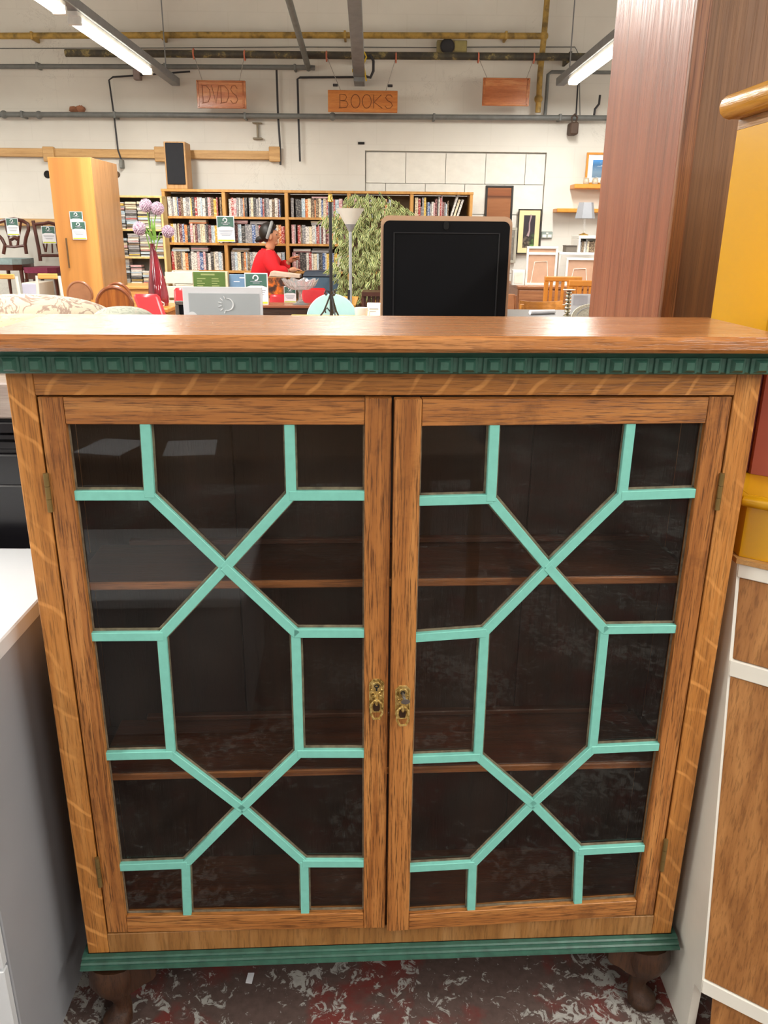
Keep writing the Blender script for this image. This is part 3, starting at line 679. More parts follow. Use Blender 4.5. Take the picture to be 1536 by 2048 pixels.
def pillow(name, label, c, rx, ry, rz, mat, e=2.6, lean=0.0):
    m = MB(); n, k = 28, 14; rings = []
    def sp(v, e): return math.copysign(abs(v)**(2/e), v)
    for i in range(1, k):
        ph = -PI/2+PI*i/k; rings.append([m._v((rx*sp(math.cos(ph), e)*sp(math.cos(2*PI*j/n), e), ry*sp(math.sin(ph), 2)+lean*sp(math.cos(ph), e)*sp(math.sin(2*PI*j/n), e), rz*sp(math.cos(ph), e)*sp(math.sin(2*PI*j/n), e))) for j in range(n)])
    for A, B in zip(rings, rings[1:]):
        for j in range(n): m._f([A[j], A[(j+1) % n], B[(j+1) % n], B[j]])
    m._f(rings[0][::-1]); m._f(rings[-1])
    o = m.build(name, mat, None, True); o.location = c
    s = o.modifiers.new('sub', 'SUBSURF'); s.levels = 1; s.render_levels = 1
    return tag(o, label, 'cushion', None)
p = at(40, 588, 2.12); rz = (p.z-top_b)/2
pillow('floral_cushion', 'big cream floral cushion with faded pink swirls, rearmost on the black sideboard', (p.x, 2.14, top_b+rz), 0.245, 0.06, rz, m_floral, 2.3)
p = at(75, 627, 1.93); rz = (p.z-top_b)/2
pillow('yellow_cushion', 'pale yellow patterned cushion in front of the floral one', (at(45, 627, 1.93).x, 1.93, top_b+rz), 0.17, 0.07, rz, m_yelc, 2.4)
p = at(240, 613, 2.02); rz = (p.z-top_b)/2
pillow('green_cushion', 'greyish green speckled cushion beside the floral one, near the red vase', (p.x, 2.04, top_b+rz), 0.088, 0.06, rz, m_greenc, 2.6)

# counter hidden behind the bookcase, carrying the screen and the grey sign
m_cnt = wood('counter_wood', '#5a3a22', '#6e4a2c', '#7d5735', 'x', 0.45, pores=0.3)
t = thing('display_counter', 'plain brown counter hidden behind the glazed bookcase, carrying the black screen', 'counter', (0, 1.9, 0))
MB((0, -1.9, 0)).box(-0.54, 0.56, 1.66, 2.2, 1.17, 1.2, 0.004).build('worktop', m_cnt, t)
for x in (-0.52, 0.5): MB((0, -1.9, 0)).box(x, x+0.03, 1.68, 2.18, 0, 1.1695).build('side_panel', m_cnt, t)
MB((0, -1.9, 0)).box(-0.4895, 0.4995, 2.1, 2.12, 0.0, 1.1695).build('back_panel', m_cnt, t)

def rrect(w, h, r, n=5):
    P = []
    for cx, cy, a0 in ((w-r, h-r, 0), (-w+r, h-r, PI/2), (-w+r, -h+r, PI), (w-r, -h+r, 1.5*PI)):
        for k in range(n+1): a = a0+k*PI/2/n; P.append((cx+r*math.cos(a), cy+r*math.sin(a)))
    return P
x0, x1, z0, z1 = rect(760, 432, 1026, 632, 2.0)
x0, x1 = at(762, 450, 2.0).x, at(1025, 450, 2.0).x; z0 = 1.2
cx, cz, hw, hh = (x0+x1)/2, (z0+z1)/2, (x1-x0)/2, (z1-z0)/2
t = thing('black_screen', 'upright black screen with a thin tan rounded edge, standing behind the bookcase', 'screen', (cx, 2.0, z0))
m_tan = plain('tan_edge', '#c9a486', 0.35, var=0.03)
m_blk = plain('matt_black', '#0b0c10', 0.6, var=0.1, spec=0.15)
MB((0, 0, hh)).prism(rrect(hw, hh, 0.018), 0.0, 0.045, 'y').build('surround', m_tan, t)
MB((0, 0.0, hh-0.003)).prism(rrect(hw-0.006, hh-0.008, 0.014), -0.004, -0.0003, 'y').build('face', m_blk, t)
pw0, pw1 = at(787, 465, 2.0).x-cx, at(1000, 465, 2.0).x-cx; pz = at(890, 465, 2.0).z-z0
MB().box(pw0, pw0+0.003, -0.0062, -0.0042, 0.01, pz, 0.0005).box(pw1-0.003, pw1, -0.0062, -0.0042, 0.01, pz, 0.0005).box(pw0+0.003, pw1-0.003, -0.0062, -0.0042, pz-0.003, pz, 0.0005).build('panel_line', plain('black_ridge', '#121318', 0.45), t)
q = at(892, 451, 2.0); MB((q.x-cx, -0.0042, q.z-z0)).prism(rrect(0.006, 0.009, 0.005), -0.003, 0, 'y').build('latch', plain('black_latch', '#08080a', 0.25), t)

x0, x1, z0, z1 = rect(366, 574, 525, 632, 1.75); z0 = 1.2
cx = (x0+x1)/2; hw = (x1-x0)/2; hh = (z1-z0)
t = thing('grey_notice', 'grey printed notice in a white border, its sun logo and lettering seen reversed', 'sign', (cx, 1.75, z0))
m_paper = plain('white_paper', '#e4e5ea', 0.6, var=0.02); m_greyp = plain('grey_print', '#b4babe', 0.6, var=0.03)
m_wink = plain('white_ink', '#e9ebee', 0.6, var=0.02)
bxo('card', m_paper, t, -hw, hw, 0, 0.004, 0, hh, bev=0.0008)
bxo('grey_panel', m_greyp, t, -hw+0.0125, hw-0.0065, -0.001, -0.0002, 0.0, hh-0.013)
q = at(455, 609, 1.75); L = MB((q.x-cx, -0.0016, q.z-z0))
L.tube([(0.0125*math.sin(a), 0, 0.0125*math.cos(a)) for a in [0.0+k*3.6/14-0.15 for k in range(15)]], [0.0005+0.0011*math.sin(PI*k/14) for k in range(15)], 6)
for k in range(6):
    a = PI*0.62+k*PI*0.76/5; c_, s_ = math.cos(a), math.sin(a); r0, r1 = 0.0125, 0.0195 if k != 0 else 0.0185
    L.tube([(r0*c_, 0, r0*s_), (r1*c_, 0, r1*s_)], 0.0011, 5)
L.build('sun_logo', m_wink, t)
cu = bpy.data.curves.new('words', 'FONT'); cu.body = 'Changing Lives'; cu.size = 0.0165; cu.align_x = 'CENTER'; cu.extrude = 0.0003
fo = bpy.data.objects.new('words', cu); C.objects.link(fo); bpy.context.view_layer.update()
me = bpy.data.meshes.new_from_object(fo.evaluated_get(bpy.context.evaluated_depsgraph_get())); bpy.data.objects.remove(fo)
me.materials.clear(); me.materials.append(m_wink)
lo = bpy.data.objects.new('lettering', me); C.objects.link(lo); lo.parent = t
q = at(455, 629.5, 1.75); lo.location = (q.x-cx, -0.0014, q.z-z0-0.0118); lo.rotation_euler = (PI/2, 0, 0); lo.scale = (-1, 1, 1)
q = at(385, 634, 1.75); MB((q.x-cx, -0.0006, q.z-z0)).lathe([(0.011, -0.0012), (0.011, -0.0004)], n=20, axis='y').build('corner_blob', m_wink, t)

# ---------------------------------------------------------------- kitchen dresser on the right
SX = 0.652
cb, ct = at(1402, 1985, X=SX), at(1475, 1126, X=SX)
def corner(z): k = (z-cb.z)/(ct.z-cb.z); return Vector((SX, cb.y+(ct.y-cb.y)*k, z))
FD = Vector((math.cos(math.radians(36)), -math.sin(math.radians(36)), 0)); FN = Vector((-FD.y, FD.x, 0))
DB = Vector((0.9, 1.5, 0))
t = thing('kitchen_dresser', 'retro kitchen dresser right of the bookcase, teak and white below, mustard yellow above', 'dresser', DB)
m_teak = wood('teak_veneer', '#7d4f28', '#a06c3c', '#b9834d', 'z', 0.38, pores=0.4, cross=30, plen=2.5)
m_cream = plain('white_gloss_paint', '#dedbd1', 0.3, var=0.03)
m_must = plain('mustard_gloss', '#cf9a12', 0.25, var=0.03, scale=5)
m_edge = wood('pale_wood_edge', '#9a6c38', '#b98a50', '#cfa468', 'x', 0.5, pores=0.2)
m_pink = plain('dusky_pink_paint', '#b2645a', 0.35, var=0.04)
m_dred = plain('dark_red_paint', '#5d1f22', 0.3)
o = -DB
yb_ = 1.86
z_r1, z_r1b = ct.z, at(1473, 1154, X=SX).z
z_r2, z_r2b = at(1458, 1318, X=SX).z, at(1455, 1350, X=SX).z
z_r3, z_r3b = at(1406, 1962, X=SX).z, cb.z
notch = cb.y+0.03
MB(o).prism([(corner(z_r1).y, z_r1), (yb_, z_r1), (yb_, 0), (notch, 0), (notch, cb.z-0.012), (cb.y+0.004, cb.z-0.004), (cb.y, cb.z)], SX, SX+0.017, 'x').build('side_panel', m_cream, t)
FW_ = 0.62
def facebit(name, z0, z1, mat, s0=0.0175, s1=FW_, out=0.0, dep=0.018, parent=t, bev=0.0015):
    a, b = corner(z0), corner(z1); P = []
    for c_ in (a, b):
        P += [c_+FD*s0-FN*out*1, c_+FD*s1-FN*out*1, c_+FD*s1+FN*dep, c_+FD*s0+FN*dep]
    return MB(o).hexa(P, bev).build(name, mat, parent)
facebit('rail', z_r1b, z_r1, m_cream, s0=0.001, out=0.001)
d = facebit('drawer', z_r2+0.001, z_r1b-0.001, m_teak, out=-0.003, s0=0.004)
facebit('rail', z_r2b, z_r2, m_cream, s0=0.001, out=0.001)
d = facebit('door', z_r3+0.001, z_r2b-0.001, m_teak, out=-0.002, s0=0.003)
facebit('rail', z_r3b, z_r3, m_cream, s0=0.001, out=0.001)
facebit('kick_board', 0.0, z_r3b-0.002, m_teak, out=-0.02, dep=0.04)
MB(o).prism([(SX+0.018, corner(1.0).y+0.05), (SX+0.6, corner(1.0).y-0.33), (SX+0.6, yb_), (SX+0.018, yb_)], 0.01, z_r1-0.002, 'z').build('carcass', m_cream, t)
z_w = at(1466, 1106, X=SX).z; z_y = at(1484, 980, X=SX).z
def plan(z, inset): a = corner(z); return [(SX+inset, a.y+inset*0.8), (SX+FD.x*FW_, a.y+FD.y*FW_), (SX+0.62, yb_), (SX+inset, yb_)]
MB(o).prism(plan(1.03, -0.004), z_r1+0.0005, z_w, 'z').build('wood_edge', m_edge, t)
MB(o).prism(plan(1.05, 0.004), z_w+0.0005, z_y-0.022, 'z').build('yellow_frieze', m_must, t)
pl = [Vector((*q, z_y-0.011)) for q in plan(1.05, -0.002)]
MB(o).prism(plan(1.05, 0.001), z_y-0.0215, z_y, 'z').tube([pl[3], pl[0], pl[1]], 0.0115, 10).build('worktop', m_must, t, True)
UX = 0.682
u0, u1 = at(1533, 650, X=UX), at(1420, 650, X=UX)
zu_t = at(1471, 262, X=UX).z; zu_b = 1.385
FD2 = FD
def uplan(inset, y0=u0.y, y1=u1.y): return [(UX+inset, y0+inset), (UX+inset+FD2.x*0.45, y0+inset+FD2.y*0.45), (UX+0.5, y1), (UX+inset, y1)]
MB(o).prism(uplan(0.03, u0.y, u1.y-0.01), z_y+0.0005, zu_b-0.0005, 'z').build('niche_panel', m_pink, t)
yp = at(1492, 860, X=UX+0.02).y
MB(o).box(UX+0.004, UX+0.0295, yp-0.006, yp+0.02, z_y+0.0005, zu_b-0.0005, 0.004).box(UX+0.012, UX+0.0295, yp-0.018, yp-0.007, z_y+0.0005, zu_b-0.0005, 0.003).build('niche_post', m_dred, t)
MB(o).prism(uplan(0.0), zu_b, zu_t, 'z').build('upper_cupboard', m_must, t)
a = Vector((UX+0.006, u0.y-0.0005, 0))
P = []
for z in (zu_b+0.01, zu_t-0.01):
    for s, d_ in ((0.0, 0.0), (0.42, 0.0), (0.42, -0.012), (0.0, -0.012)): q = a+FD2*s+FN*d_; P.append((q.x, q.y, z))
MB(o).hexa(P, 0.001).build('upper_door', m_teak, t)
z_f = zu_t+0.018
MB(o).prism(uplan(0.0), zu_t+0.0005, z_f, 'z').build('frieze', wood('frieze_wood', '#8a6238', '#a17845', '#b28a55', 'y', 0.45), t)
ce = at(1438, 240, X=UX-0.035)
m_corn = wood('yellow_oak', '#9a6a22', '#b98430', '#cf9c48', 'y', 0.25, pores=0.2)
MB(o).prism(uplan(-0.02, u0.y-0.02, ce.y-0.01), z_f+0.0005, z_f+0.042, 'z').tube([(UX-0.02, ce.y-0.01, z_f+0.021), (UX-0.02, u0.y-0.03, z_f+0.021), (UX-0.02+FD.x*0.47, u0.y-0.03+FD.y*0.47, z_f+0.021)], 0.0215, 12).build('cornice', m_corn, t, True)

# ---------------------------------------------------------------- tall wardrobe behind the bookcase, right, its back towards us
m_mah = wood('red_brown_veneer', '#784329', '#92533a', '#a16444', 'z', 0.36, pores=0.35, cross=30, bump=0.5, plen=3)
m_dkst = wood('dark_grained_stile', '#5f3418', '#85502a', '#9c6638', 'z', 0.42, pores=0.7, cross=40, plen=3)
m_ply = wood('brown_plywood', '#6f4b2c', '#7f5734', '#8b623d', 'z', 0.5, pores=0.35, cross=60, plen=5)
wy0 = 2.05
wx0 = (at(1383, 0, wy0).x+at(1322, 632, wy0).x)/2
wy1 = (at(1228, 0, X=wx0).y+at(1183, 632, X=wx0).y)/2
wx1 = (at(1410, 0, wy0).x+at(1352, 632, wy0).x)/2
t = thing('tall_wardrobe', 'tall wardrobe with a glossy red-brown veneered side and plain brown back, rising behind the bookcase', 'wardrobe', (wx0+0.45, wy0+0.3, 0))
o = (-(wx0+0.45), -(wy0+0.3), 0)
MB(o).box(wx0, wx0+0.018, wy0+0.0005, wy1, 0.02, 2.55, 0.0015).build('side_panel', m_mah, t)
MB(o).box(wx0, wx1, wy0-0.018, wy0, 0.0, 2.56, 0.002).build('stile', m_dkst, t)
MB(o).box(wx1+0.0005, wx0+0.86, wy0-0.004, wy0+0.004, 0.0, 2.55).build('back_panel', m_ply, t)
MB(o).box(wx0+0.0185, wx0+0.86, wy0+0.0045, wy1, 0.02, 2.54).build('carcass', m_dkst, t)

# ================================================================ THE SHOP FLOOR BEYOND
m_oakv = wood('bookcase_veneer', '#a87638', '#c08c48', '#cb9c58', 'z', 0.45, pores=0.15, cross=20)
m_oakb = plain('bookcase_back', '#6e5c45', 0.7)
BY = 9.15; BD = 0.3                          # front of the tall bookcase
bx0 = at(327, 440, BY).x; bx1 = at(944, 440, BY).x
zt_ = at(640, 381, BY).z
rows_px = [(436, 443), (487, 494), (541, 548)]
edges_px = [327, 448, 573, 696, 700, 823, 944]
big = thing('tall_bookcase', 'long run of wood-veneer shelving against the back wall, full of film cases', 'bookcase', ((bx0+bx1)/2, BY, 0))
ob = (-(bx0+bx1)/2, -BY, 0)
up = [bx0]
for px in (449, 573.5, 698, 823): up.append(at(px, 440, BY).x)
up.append(bx1)
for i, x in enumerate(up):
    hw = 0.018 if i not in (0, 5) else 0.016
    xx = x+(hw if i == 0 else (-hw if i == 5 else 0))
    MB(ob).box(xx-hw, xx+hw, BY, BY+BD, 0, zt_-0.026, 0.002).build('upright', m_oakv, big)
MB(ob).box(bx0-0.005, bx1+0.005, BY-0.004, BY+BD, zt_-0.0255, zt_, 0.002).build('top_board', m_oakv, big)
MB(ob).box(bx0+0.01, bx1-0.01, BY+BD, BY+BD+0.006, 0.02, zt_-0.03).build('back_panel', m_oakb, big)
shz = [at(450, 433, BY).z, at(450, 486, BY).z, at(450, 541, BY).z]
allz = shz+[shz[2]-0.31, shz[2]-0.62, 0.1]
for i in range(5):
    for z in allz: MB(ob).box(up[i]+0.0185, up[i+1]-0.0185, BY+0.004, BY+BD-0.001, z-0.024, z, 0.001).build('shelf', m_oakv, big)

# film cases and books: every one its own object
def spine_mat(name, col, alt, bands=3):
    t = NT('case_'+name); v = t.coords((1, 1, 1), rand=9.0); vn = t.coords((2, 2, 16), rand=5.0)
    n = t.noise(vn, 1.0, 2, 0.5); f = t.ramp(n, [(0.52, 0.0), (0.56, 0.75)])
    n2 = t.noise(t.coords((60, 60, 70), rand=7.0), 1.0, 2); g = t.ramp(n2, [(0.60, 0.0), (0.68, 0.35)])
    t.color(t.mix(g, t.mix(f, col, alt), '#e8e4dc')); return t.set(Roughness=0.3)
PAL = [('white', '#dcd8d0', '#8a8580'), ('grey', '#7c7b7e', '#c9c5c0'), ('black', '#2b2a2c', '#8c8880'), ('red', '#a52f2c', '#e0cfc4'), ('cream', '#e0d4b8', '#a08a68'), ('yellow', '#cfa42c', '#efe2b0'), ('orange', '#cc6f2c', '#ecd0a8'), ('blue', '#3e5a8c', '#c8d0dc'), ('pink', '#c78f92', '#ece0dc'), ('maroon', '#5e2327', '#c0a49c'), ('pale blue', '#9fb4c0', '#e4e8ea'), ('brown', '#5a4433', '#bba888')]
WT = [9, 8, 6, 4, 6, 3, 2, 3, 4, 3, 3, 3]
CM = {n: spine_mat(n, a, b) for n, a, b in PAL}
CASEMESH = {}
def case_obj(name, col):
    k = (name, col)
    if k not in CASEMESH:
        o = MB().box(-0.5, 0.5, 0, 1, 0, 1).build(name, CM[col]); CASEMESH[k] = o; return o
    return link_copy(CASEMESH[k])
ORD = ['first', 'second', 'third', 'fourth', 'fifth', 'sixth', 'seventh', 'eighth', 'ninth', 'tenth', '11th', '12th', '13th', '14th', '15th', '16th', '17th', '18th', '19th', '20th', '21st', '22nd', '23rd', '24th', '25th', '26th', '27th', '28th', '29th', '30th']
bays = ['leftmost', 'second', 'middle', 'fourth', 'rightmost']
rown = ['top', 'second', 'third']
def pick(): return random.choices(PAL, WT)[0][0]
for i in range(3):
    for r in range(3):
        a, b, z = up[i]+0.022, up[i+1]-0.022, shz[r]+0.0005
        x = a+0.02; k = 0; hmax = 0.0
        while x < b-0.03:
            th = random.choice((0.014, 0.02, 0.026, 0.03, 0.032, 0.038)); hh = random.choice((0.19, 0.19, 0.19, 0.193, 0.182, 0.176))
            if x+th > b: break
            col = pick(); o = case_obj('film_case', col)
            o.scale = (th-0.0012, 0.14, hh); lean = 0.0
            o.location = (x+th/2, BY+0.05+random.uniform(0, 0.015), z)
            tag(o, f'{col} spine, {ORD[k]} upright from the left in the {rown[r]} row of the {bays[i]} bay', 'film case', 'film cases standing on the tall bookcase')
            x += th; k += 1
            if random.random() < 0.03: x += 0.02
        # cases lying flat on top of the standing ones
        room = (zt_-0.03 if r == 0 else shz[r-1]-0.026)-(z+0.194)
        xs = a+0.03; sidx = 0
        while xs < b-0.2:
            if random.random() < 0.62 and room > 0.03:
                zz = z+0.1936; lay = 0
                while zz-z-0.1936 < min(room-0.02, random.choice((0.016, 0.034, 0.05))):
                    col = pick(); th = random.choice((0.015, 0.016, 0.022)); o = case_obj('film_case', col)
                    o.scale = (0.185+random.uniform(-.01, .005), 0.135, th-0.001); o.location = (xs+0.095+random.uniform(-.006, .006), BY+0.055, zz)
                    tag(o, f'{col} flat case, {ORD[lay]} up, {ORD[sidx]} pile on the {rown[r]} row, {bays[i]} bay', 'film case', 'film cases lying on the tall bookcase')
                    zz += th; lay += 1
                sidx += 1
            xs += 0.205
# books in the two right-hand bays
bk5 = [('cream', .034, .21), ('red', .026, .2), ('grey', .012, .12), ('grey', .02, .21), ('yellow', .022, .21), ('black', .012, .16), ('blue', .026, .165), ('grey', .014, .15), ('white', .022, .17), ('pink', .014, .16), ('maroon', .022, .2), ('black', .01, .19), ('white', .014, .22), ('red', .014, .21), ('pink', .01, .235), ('maroon', .02, .17), ('grey', .014, .165), ('pale blue', .014, .15), ('brown', .014, .18)]
x = up[4]+0.035; z = shz[0]+0.0005
for k, (col, th, hh) in enumerate(bk5):
    o = case_obj('book', col); o.scale = (th-0.001, 0.15, hh); o.location = (x+th/2, BY+0.05, z)
    tag(o, f'{col} book, {ORD[k]} from the left, rightmost bay of the tall bookcase', 'book', 'books on the tall bookcase'); x += th+0.0015
for k, (col, th, hh) in enumerate((('white', .02, .26), ('cream', .022, .2), ('white', .022, .2))):
    o = case_obj('book', col); o.scale = (th, 0.15, hh); an = 0.30; o.rotation_euler = (0, an, 0)
    o.location = (x+0.012+th/2, BY+0.05, z+math.sin(an)*th/2+0.0005)
    tag(o, f'{ORD[k]} of the three pale books leaning at the right end of the tall bookcase', 'book', 'books on the tall bookcase'); x += th/math.cos(an)+0.012
x = up[3]+0.03
for k in range(21):
    th = random.choice((.014, .02, .026)); hh = random.choice((.16, .18, .2, .19)); col = pick(); o = case_obj('book', col)
    if x+th > up[4]-0.03: break
    o.scale = (th-0.001, 0.15, hh); o.location = (x+th/2, BY+0.05, z)
    tag(o, f'{col} book, {ORD[k]} from the left in the fourth bay behind the fig', 'book', 'books on the tall bookcase'); x += th
# speaker on top of the bookcase
x0, x1, z0, z1 = rect(330, 283, 370, 379, BY+0.02)
t = thing('speaker', 'tall loudspeaker with a black grille in a pale wooden case, on top of the bookcase', 'speaker', ((x0+x1)/2, BY+0.02, zt_))
m_spk = wood('speaker_wood', '#9c713f', '#b58a55', '#c49b66', 'z', 0.5, pores=0.15)
hwx = (x1-x0)/2; zh = z1-zt_
bxo('case', m_spk, t, -hwx, hwx+0.012, 0, 0.26, 0, zh, bev=0.004)
bxo('grille', plain('black_grille_cloth', '#15171c', 0.85), t, -hwx+0.016, hwx-0.004, -0.012, -0.0005, 0.045, zh-0.012, bev=0.004)

# narrow rack of compact discs
m_birch = wood('pale_birch', '#c7a764', '#d8bb7b', '#e3ca8f', 'z', 0.5, pores=0.1, cross=18)
CY = 8.95
rx0, rx1 = at(213, 400, CY).x+0.02, at(318, 400, CY).x+0.03; rzt = at(265, 391, CY).z
rack = thing('disc_rack', 'narrow pale birch rack packed with flat piles of compact discs', 'rack', ((rx0+rx1)/2, CY, 0))
orr = (-(rx0+rx1)/2, -CY, 0)
for x in (rx0, rx1-0.022): MB(orr).box(x, x+0.022, CY, CY+0.2, 0, rzt-0.02, 0.002).build('upright', m_birch, rack)
MB(orr).box(rx0, rx1, CY, CY+0.2, rzt-0.0195, rzt, 0.002).build('top_board', m_birch, rack)
MB(orr).box(rx0+0.005, rx1-0.005, CY+0.2, CY+0.205, 0, rzt-0.005).build('back_panel', plain('rack_back', '#6a6760', 0.8), rack)
rz = [at(265, 458, CY).z, at(265, 513, CY).z, at(265, 566, CY).z]
for z in rz+[0.7, 0.35, 0.06]: MB(orr).box(rx0+0.0225, rx1-0.0225, CY+0.003, CY+0.199, z-0.02, z, 0.001).build('shelf', m_birch, rack)
comp = ['top', 'middle', 'bottom']; tops = [rzt-0.02, rz[0]-0.02, rz[1]-0.02]
ncol = 4; wcol = (rx1-rx0-0.05)/ncol
for c_ in range(3):
    for k in range(ncol):
        z = rz[c_]+0.0005; n = 0
        lim = tops[c_]-0.03-random.uniform(0, 0.05)
        if c_ == 2: lim = rz[2]+(0.24, 0.17, 0.11, 0.06)[k]
        while z < lim:
            th = random.choice((0.0125, 0.0125, 0.021, 0.025)); col = random.choices(['white', 'grey', 'black', 'cream', 'pink', 'pale blue', 'brown', 'red', 'yellow'], [5, 8, 5, 5, 2, 3, 2, 1, 1])[0]
            o = case_obj('disc_case', col); o.scale = (wcol-0.012, 0.125, th-0.0022)
            o.location = (rx0+0.026+wcol*(k+0.5)+random.uniform(-.004, .004), CY+0.02+random.uniform(0, .012), z)
            tag(o, f'{col} disc case, {ORD[min(n, 29)]} up in the {ORD[k]} pile of the {comp[c_]} compartment', 'disc case', 'compact discs in the birch rack'); z += th; n += 1

# posters and cards
m_pgreen = plain('dark_green_print', '#3f665a', 0.5, var=0.12); m_lime = plain('lime_print', '#c6cf3c', 0.5); m_gtext = plain('grey_print_text', '#9a9fa8', 0.6)
def poster(label, r4, Y, lean=0.0, rot=0.0, double=False, group='green and white shop notices'):
    x0, x1, z0, z1 = rect(*r4, Y); W, Hh = x1-x0, z1-z0
    t = thing('notice', label, 'notice', ((x0+x1)/2, Y, z0), rot, group); t.rotation_euler = (lean, 0, rot)
    bxo('sheet', m_paper, t, -W/2, W/2, 0, 0.003, 0, Hh)
    g0 = Hh*0.55
    MB().prism([(-W/2*0.92, g0+0.0), (-W/4, g0+Hh*0.05), (W/4, g0+Hh*0.05), (W/2*0.92, g0), (W/2*0.92, Hh*0.97), (-W/2*0.92, Hh*0.97)], -0.001, -0.0003, 'y').build('green_panel', m_pgreen, t)
    rr = W*0.11
    MB((-0.02*W, -0.0022, Hh*0.84)).tube([(rr*math.cos(a), 0, rr*math.sin(a)) for a in [k*1.7*PI/10-0.6*PI for k in range(11)]], rr*0.28, 5).build('ring_logo', m_paper, t)
    m = MB()
    for zz, ww in ((0.72, 0.5), (0.67, 0.3)): m.box(-W*ww/2, W*ww/2, -0.0018, -0.0011, Hh*zz, Hh*(zz+0.025))
    for zz, ww in ((0.44, 0.8), (0.38, 0.74), (0.30, 0.66), (0.25, 0.5)): m.box(-W*ww/2, W*ww/2, -0.0012, -0.0004, Hh*zz, Hh*(zz+0.025))
    q = m.build('printed_line', m_gtext, t); q['kind'] = 'stuff'
    bxo('lime_strip', m_lime, t, -W/2*0.94, W/2*0.94, -0.001, -0.0003, Hh*0.025, Hh*0.09)
    return t
poster('green and white notice on the upright between the first two bays of the tall bookcase', (434, 432, 469, 484), BY-0.03)
# beech wardrobe on the left
WYF = 7.9
m_beech = NT('beech_planks'); v = m_beech.coords((1, 1, 1)); vv = m_beech.coords((11, 0.1, 0.1)); v3 = m_beech.coords((30, 30, 1.2))
bandn = m_beech.noise(vv, 1.0, 0); gn = m_beech.noise(v3, 1.0, 4)
m_beech.color(m_beech.mix(m_beech.ramp(gn, [(0.35, 0.0), (0.7, 0.35)]), m_beech.ramp(bandn, [(0.35, '#b97c3c'), (0.5, '#c98c46'), (0.62, '#d79c52')]), '#a56f38')); m_beech = m_beech.set(Roughness=0.4)
m_beech_s = wood('beech_side', '#9a7048', '#ae8256', '#b98e62', 'z', 0.42, pores=0.15, cross=14)
x0 = at(100, 330, WYF).x; x1 = at(182, 330, WYF).x; zw = at(140, 314, WYF).z
x0 -= 0.02
t = thing('beech_wardrobe', 'tall beech wardrobe with a banded door and two notices taped on it', 'wardrobe', ((x0+x1)/2, WYF, 0))
hw = (x1-x0)/2
bxo('carcass', m_beech_s, t, -hw, hw, 0.021, 0.78, 0.0, zw, bev=0.002)
d = bxo('door', m_beech, t, -hw+0.002, hw-0.002, 0, 0.02, 0.05, zw-0.004, bev=0.002)
q0, q1 = at(128, 476, WYF-0.02), at(133, 536, WYF-0.02)
MB((-(x0+x1)/2, -WYF, 0)).tube([(q0.x+0.02, WYF-0.025, q0.z), (q0.x+0.02, WYF-0.025, q1.z)], 0.008, 8).build('handle', plain('bronze_bar', '#6b5338', 0.4, 0.6), d, True)
poster('upper of two overlapping notices taped on the beech wardrobe door', (140, 423, 166, 458), WYF-0.012)
poster('lower of two overlapping notices taped on the beech wardrobe door', (144, 443, 172, 479), WYF-0.02)
poster('notice hanging askew at the left edge of the disc rack', (218, 434, 238, 482), CY-0.04, 0.0, 0.6)

# chairs up on a white trestle, far left
m_wht = plain('white_painted_wood', '#dcd8cc', 0.5, var=0.04)
m_mahog = plain('dark_mahogany', '#4e2418', 0.3, var=0.25)
tz = at(30, 585, 8.6).z
PT = 8.55
def ztab(): return at(60, 600, 8.9).z-0.04
tbz = ztab()
t = thing('white_sideboard', 'long white sideboard carrying the two dining chairs, far left', 'sideboard', (-3.6, 8.95, 0))
MB((3.6, -8.95, 0)).box(-4.4, -2.98, 8.62, 9.45, tbz-0.03, tbz, 0.004).build('top_board', m_wht, t)
MB((3.6, -8.95, 0)).box(-4.36, -3.02, 8.66, 9.42, 0, tbz-0.0305, 0.004).build('carcass', m_wht, t)
def chair_curves(name, label, Yb, back_lines, seat_px, seat_mat, rads, legs_px, cat='chair', mat=None, group=None):
    mat = mat or m_mahog
    sx0, sx1, _, sz = rect(*seat_px, Yb-0.2)
    zs = at((seat_px[0]+seat_px[2])/2, seat_px[3], Yb-0.3).z
    base = Vector(((sx0+sx1)/2, Yb-0.2, tbz)); t = thing(name, label, cat, base, group=group)
    for nm, pts, r in back_lines:
        MB(-base).tube([at(px, py, Yb) for px, py in pts], r, 8).build(nm, mat, t, True)
    W = (sx1-sx0)/2
    pl = [(-W*0.82, 0.2), (-W*0.95, 0.05), (-W, -0.2), (-W*0.6, -0.27), (W*0.6, -0.27), (W, -0.2), (W*0.95, 0.05), (W*0.82, 0.2)]
    h = zs-tbz
    MB().prism(pl, h+0.0, h+0.055, 'z').build('seat', seat_mat, t, True)
    MB().prism([(a*0.98, b*0.98) for a, b in pl], h-0.06, h-0.0005, 'z').build('seat_rail', mat, t)
    for lx, ly in ((-W*0.9, -0.2), (W*0.9, -0.2), (-W*0.78, 0.17), (W*0.78, 0.17)):
        MB().tube([(lx, ly, h-0.06), (lx*1.02, ly, h*0.5), (lx*1.05, ly*1.05, 0.0)], [0.022, 0.018, 0.014], 8).build('leg', mat, t, True)
    return t
m_bluefab = plain('grey_blue_velvet', '#8fa3a3', 0.9, var=0.12, scale=30); m_burg = plain('burgundy_cloth', '#7d2f49', 0.9, var=0.1, scale=60)
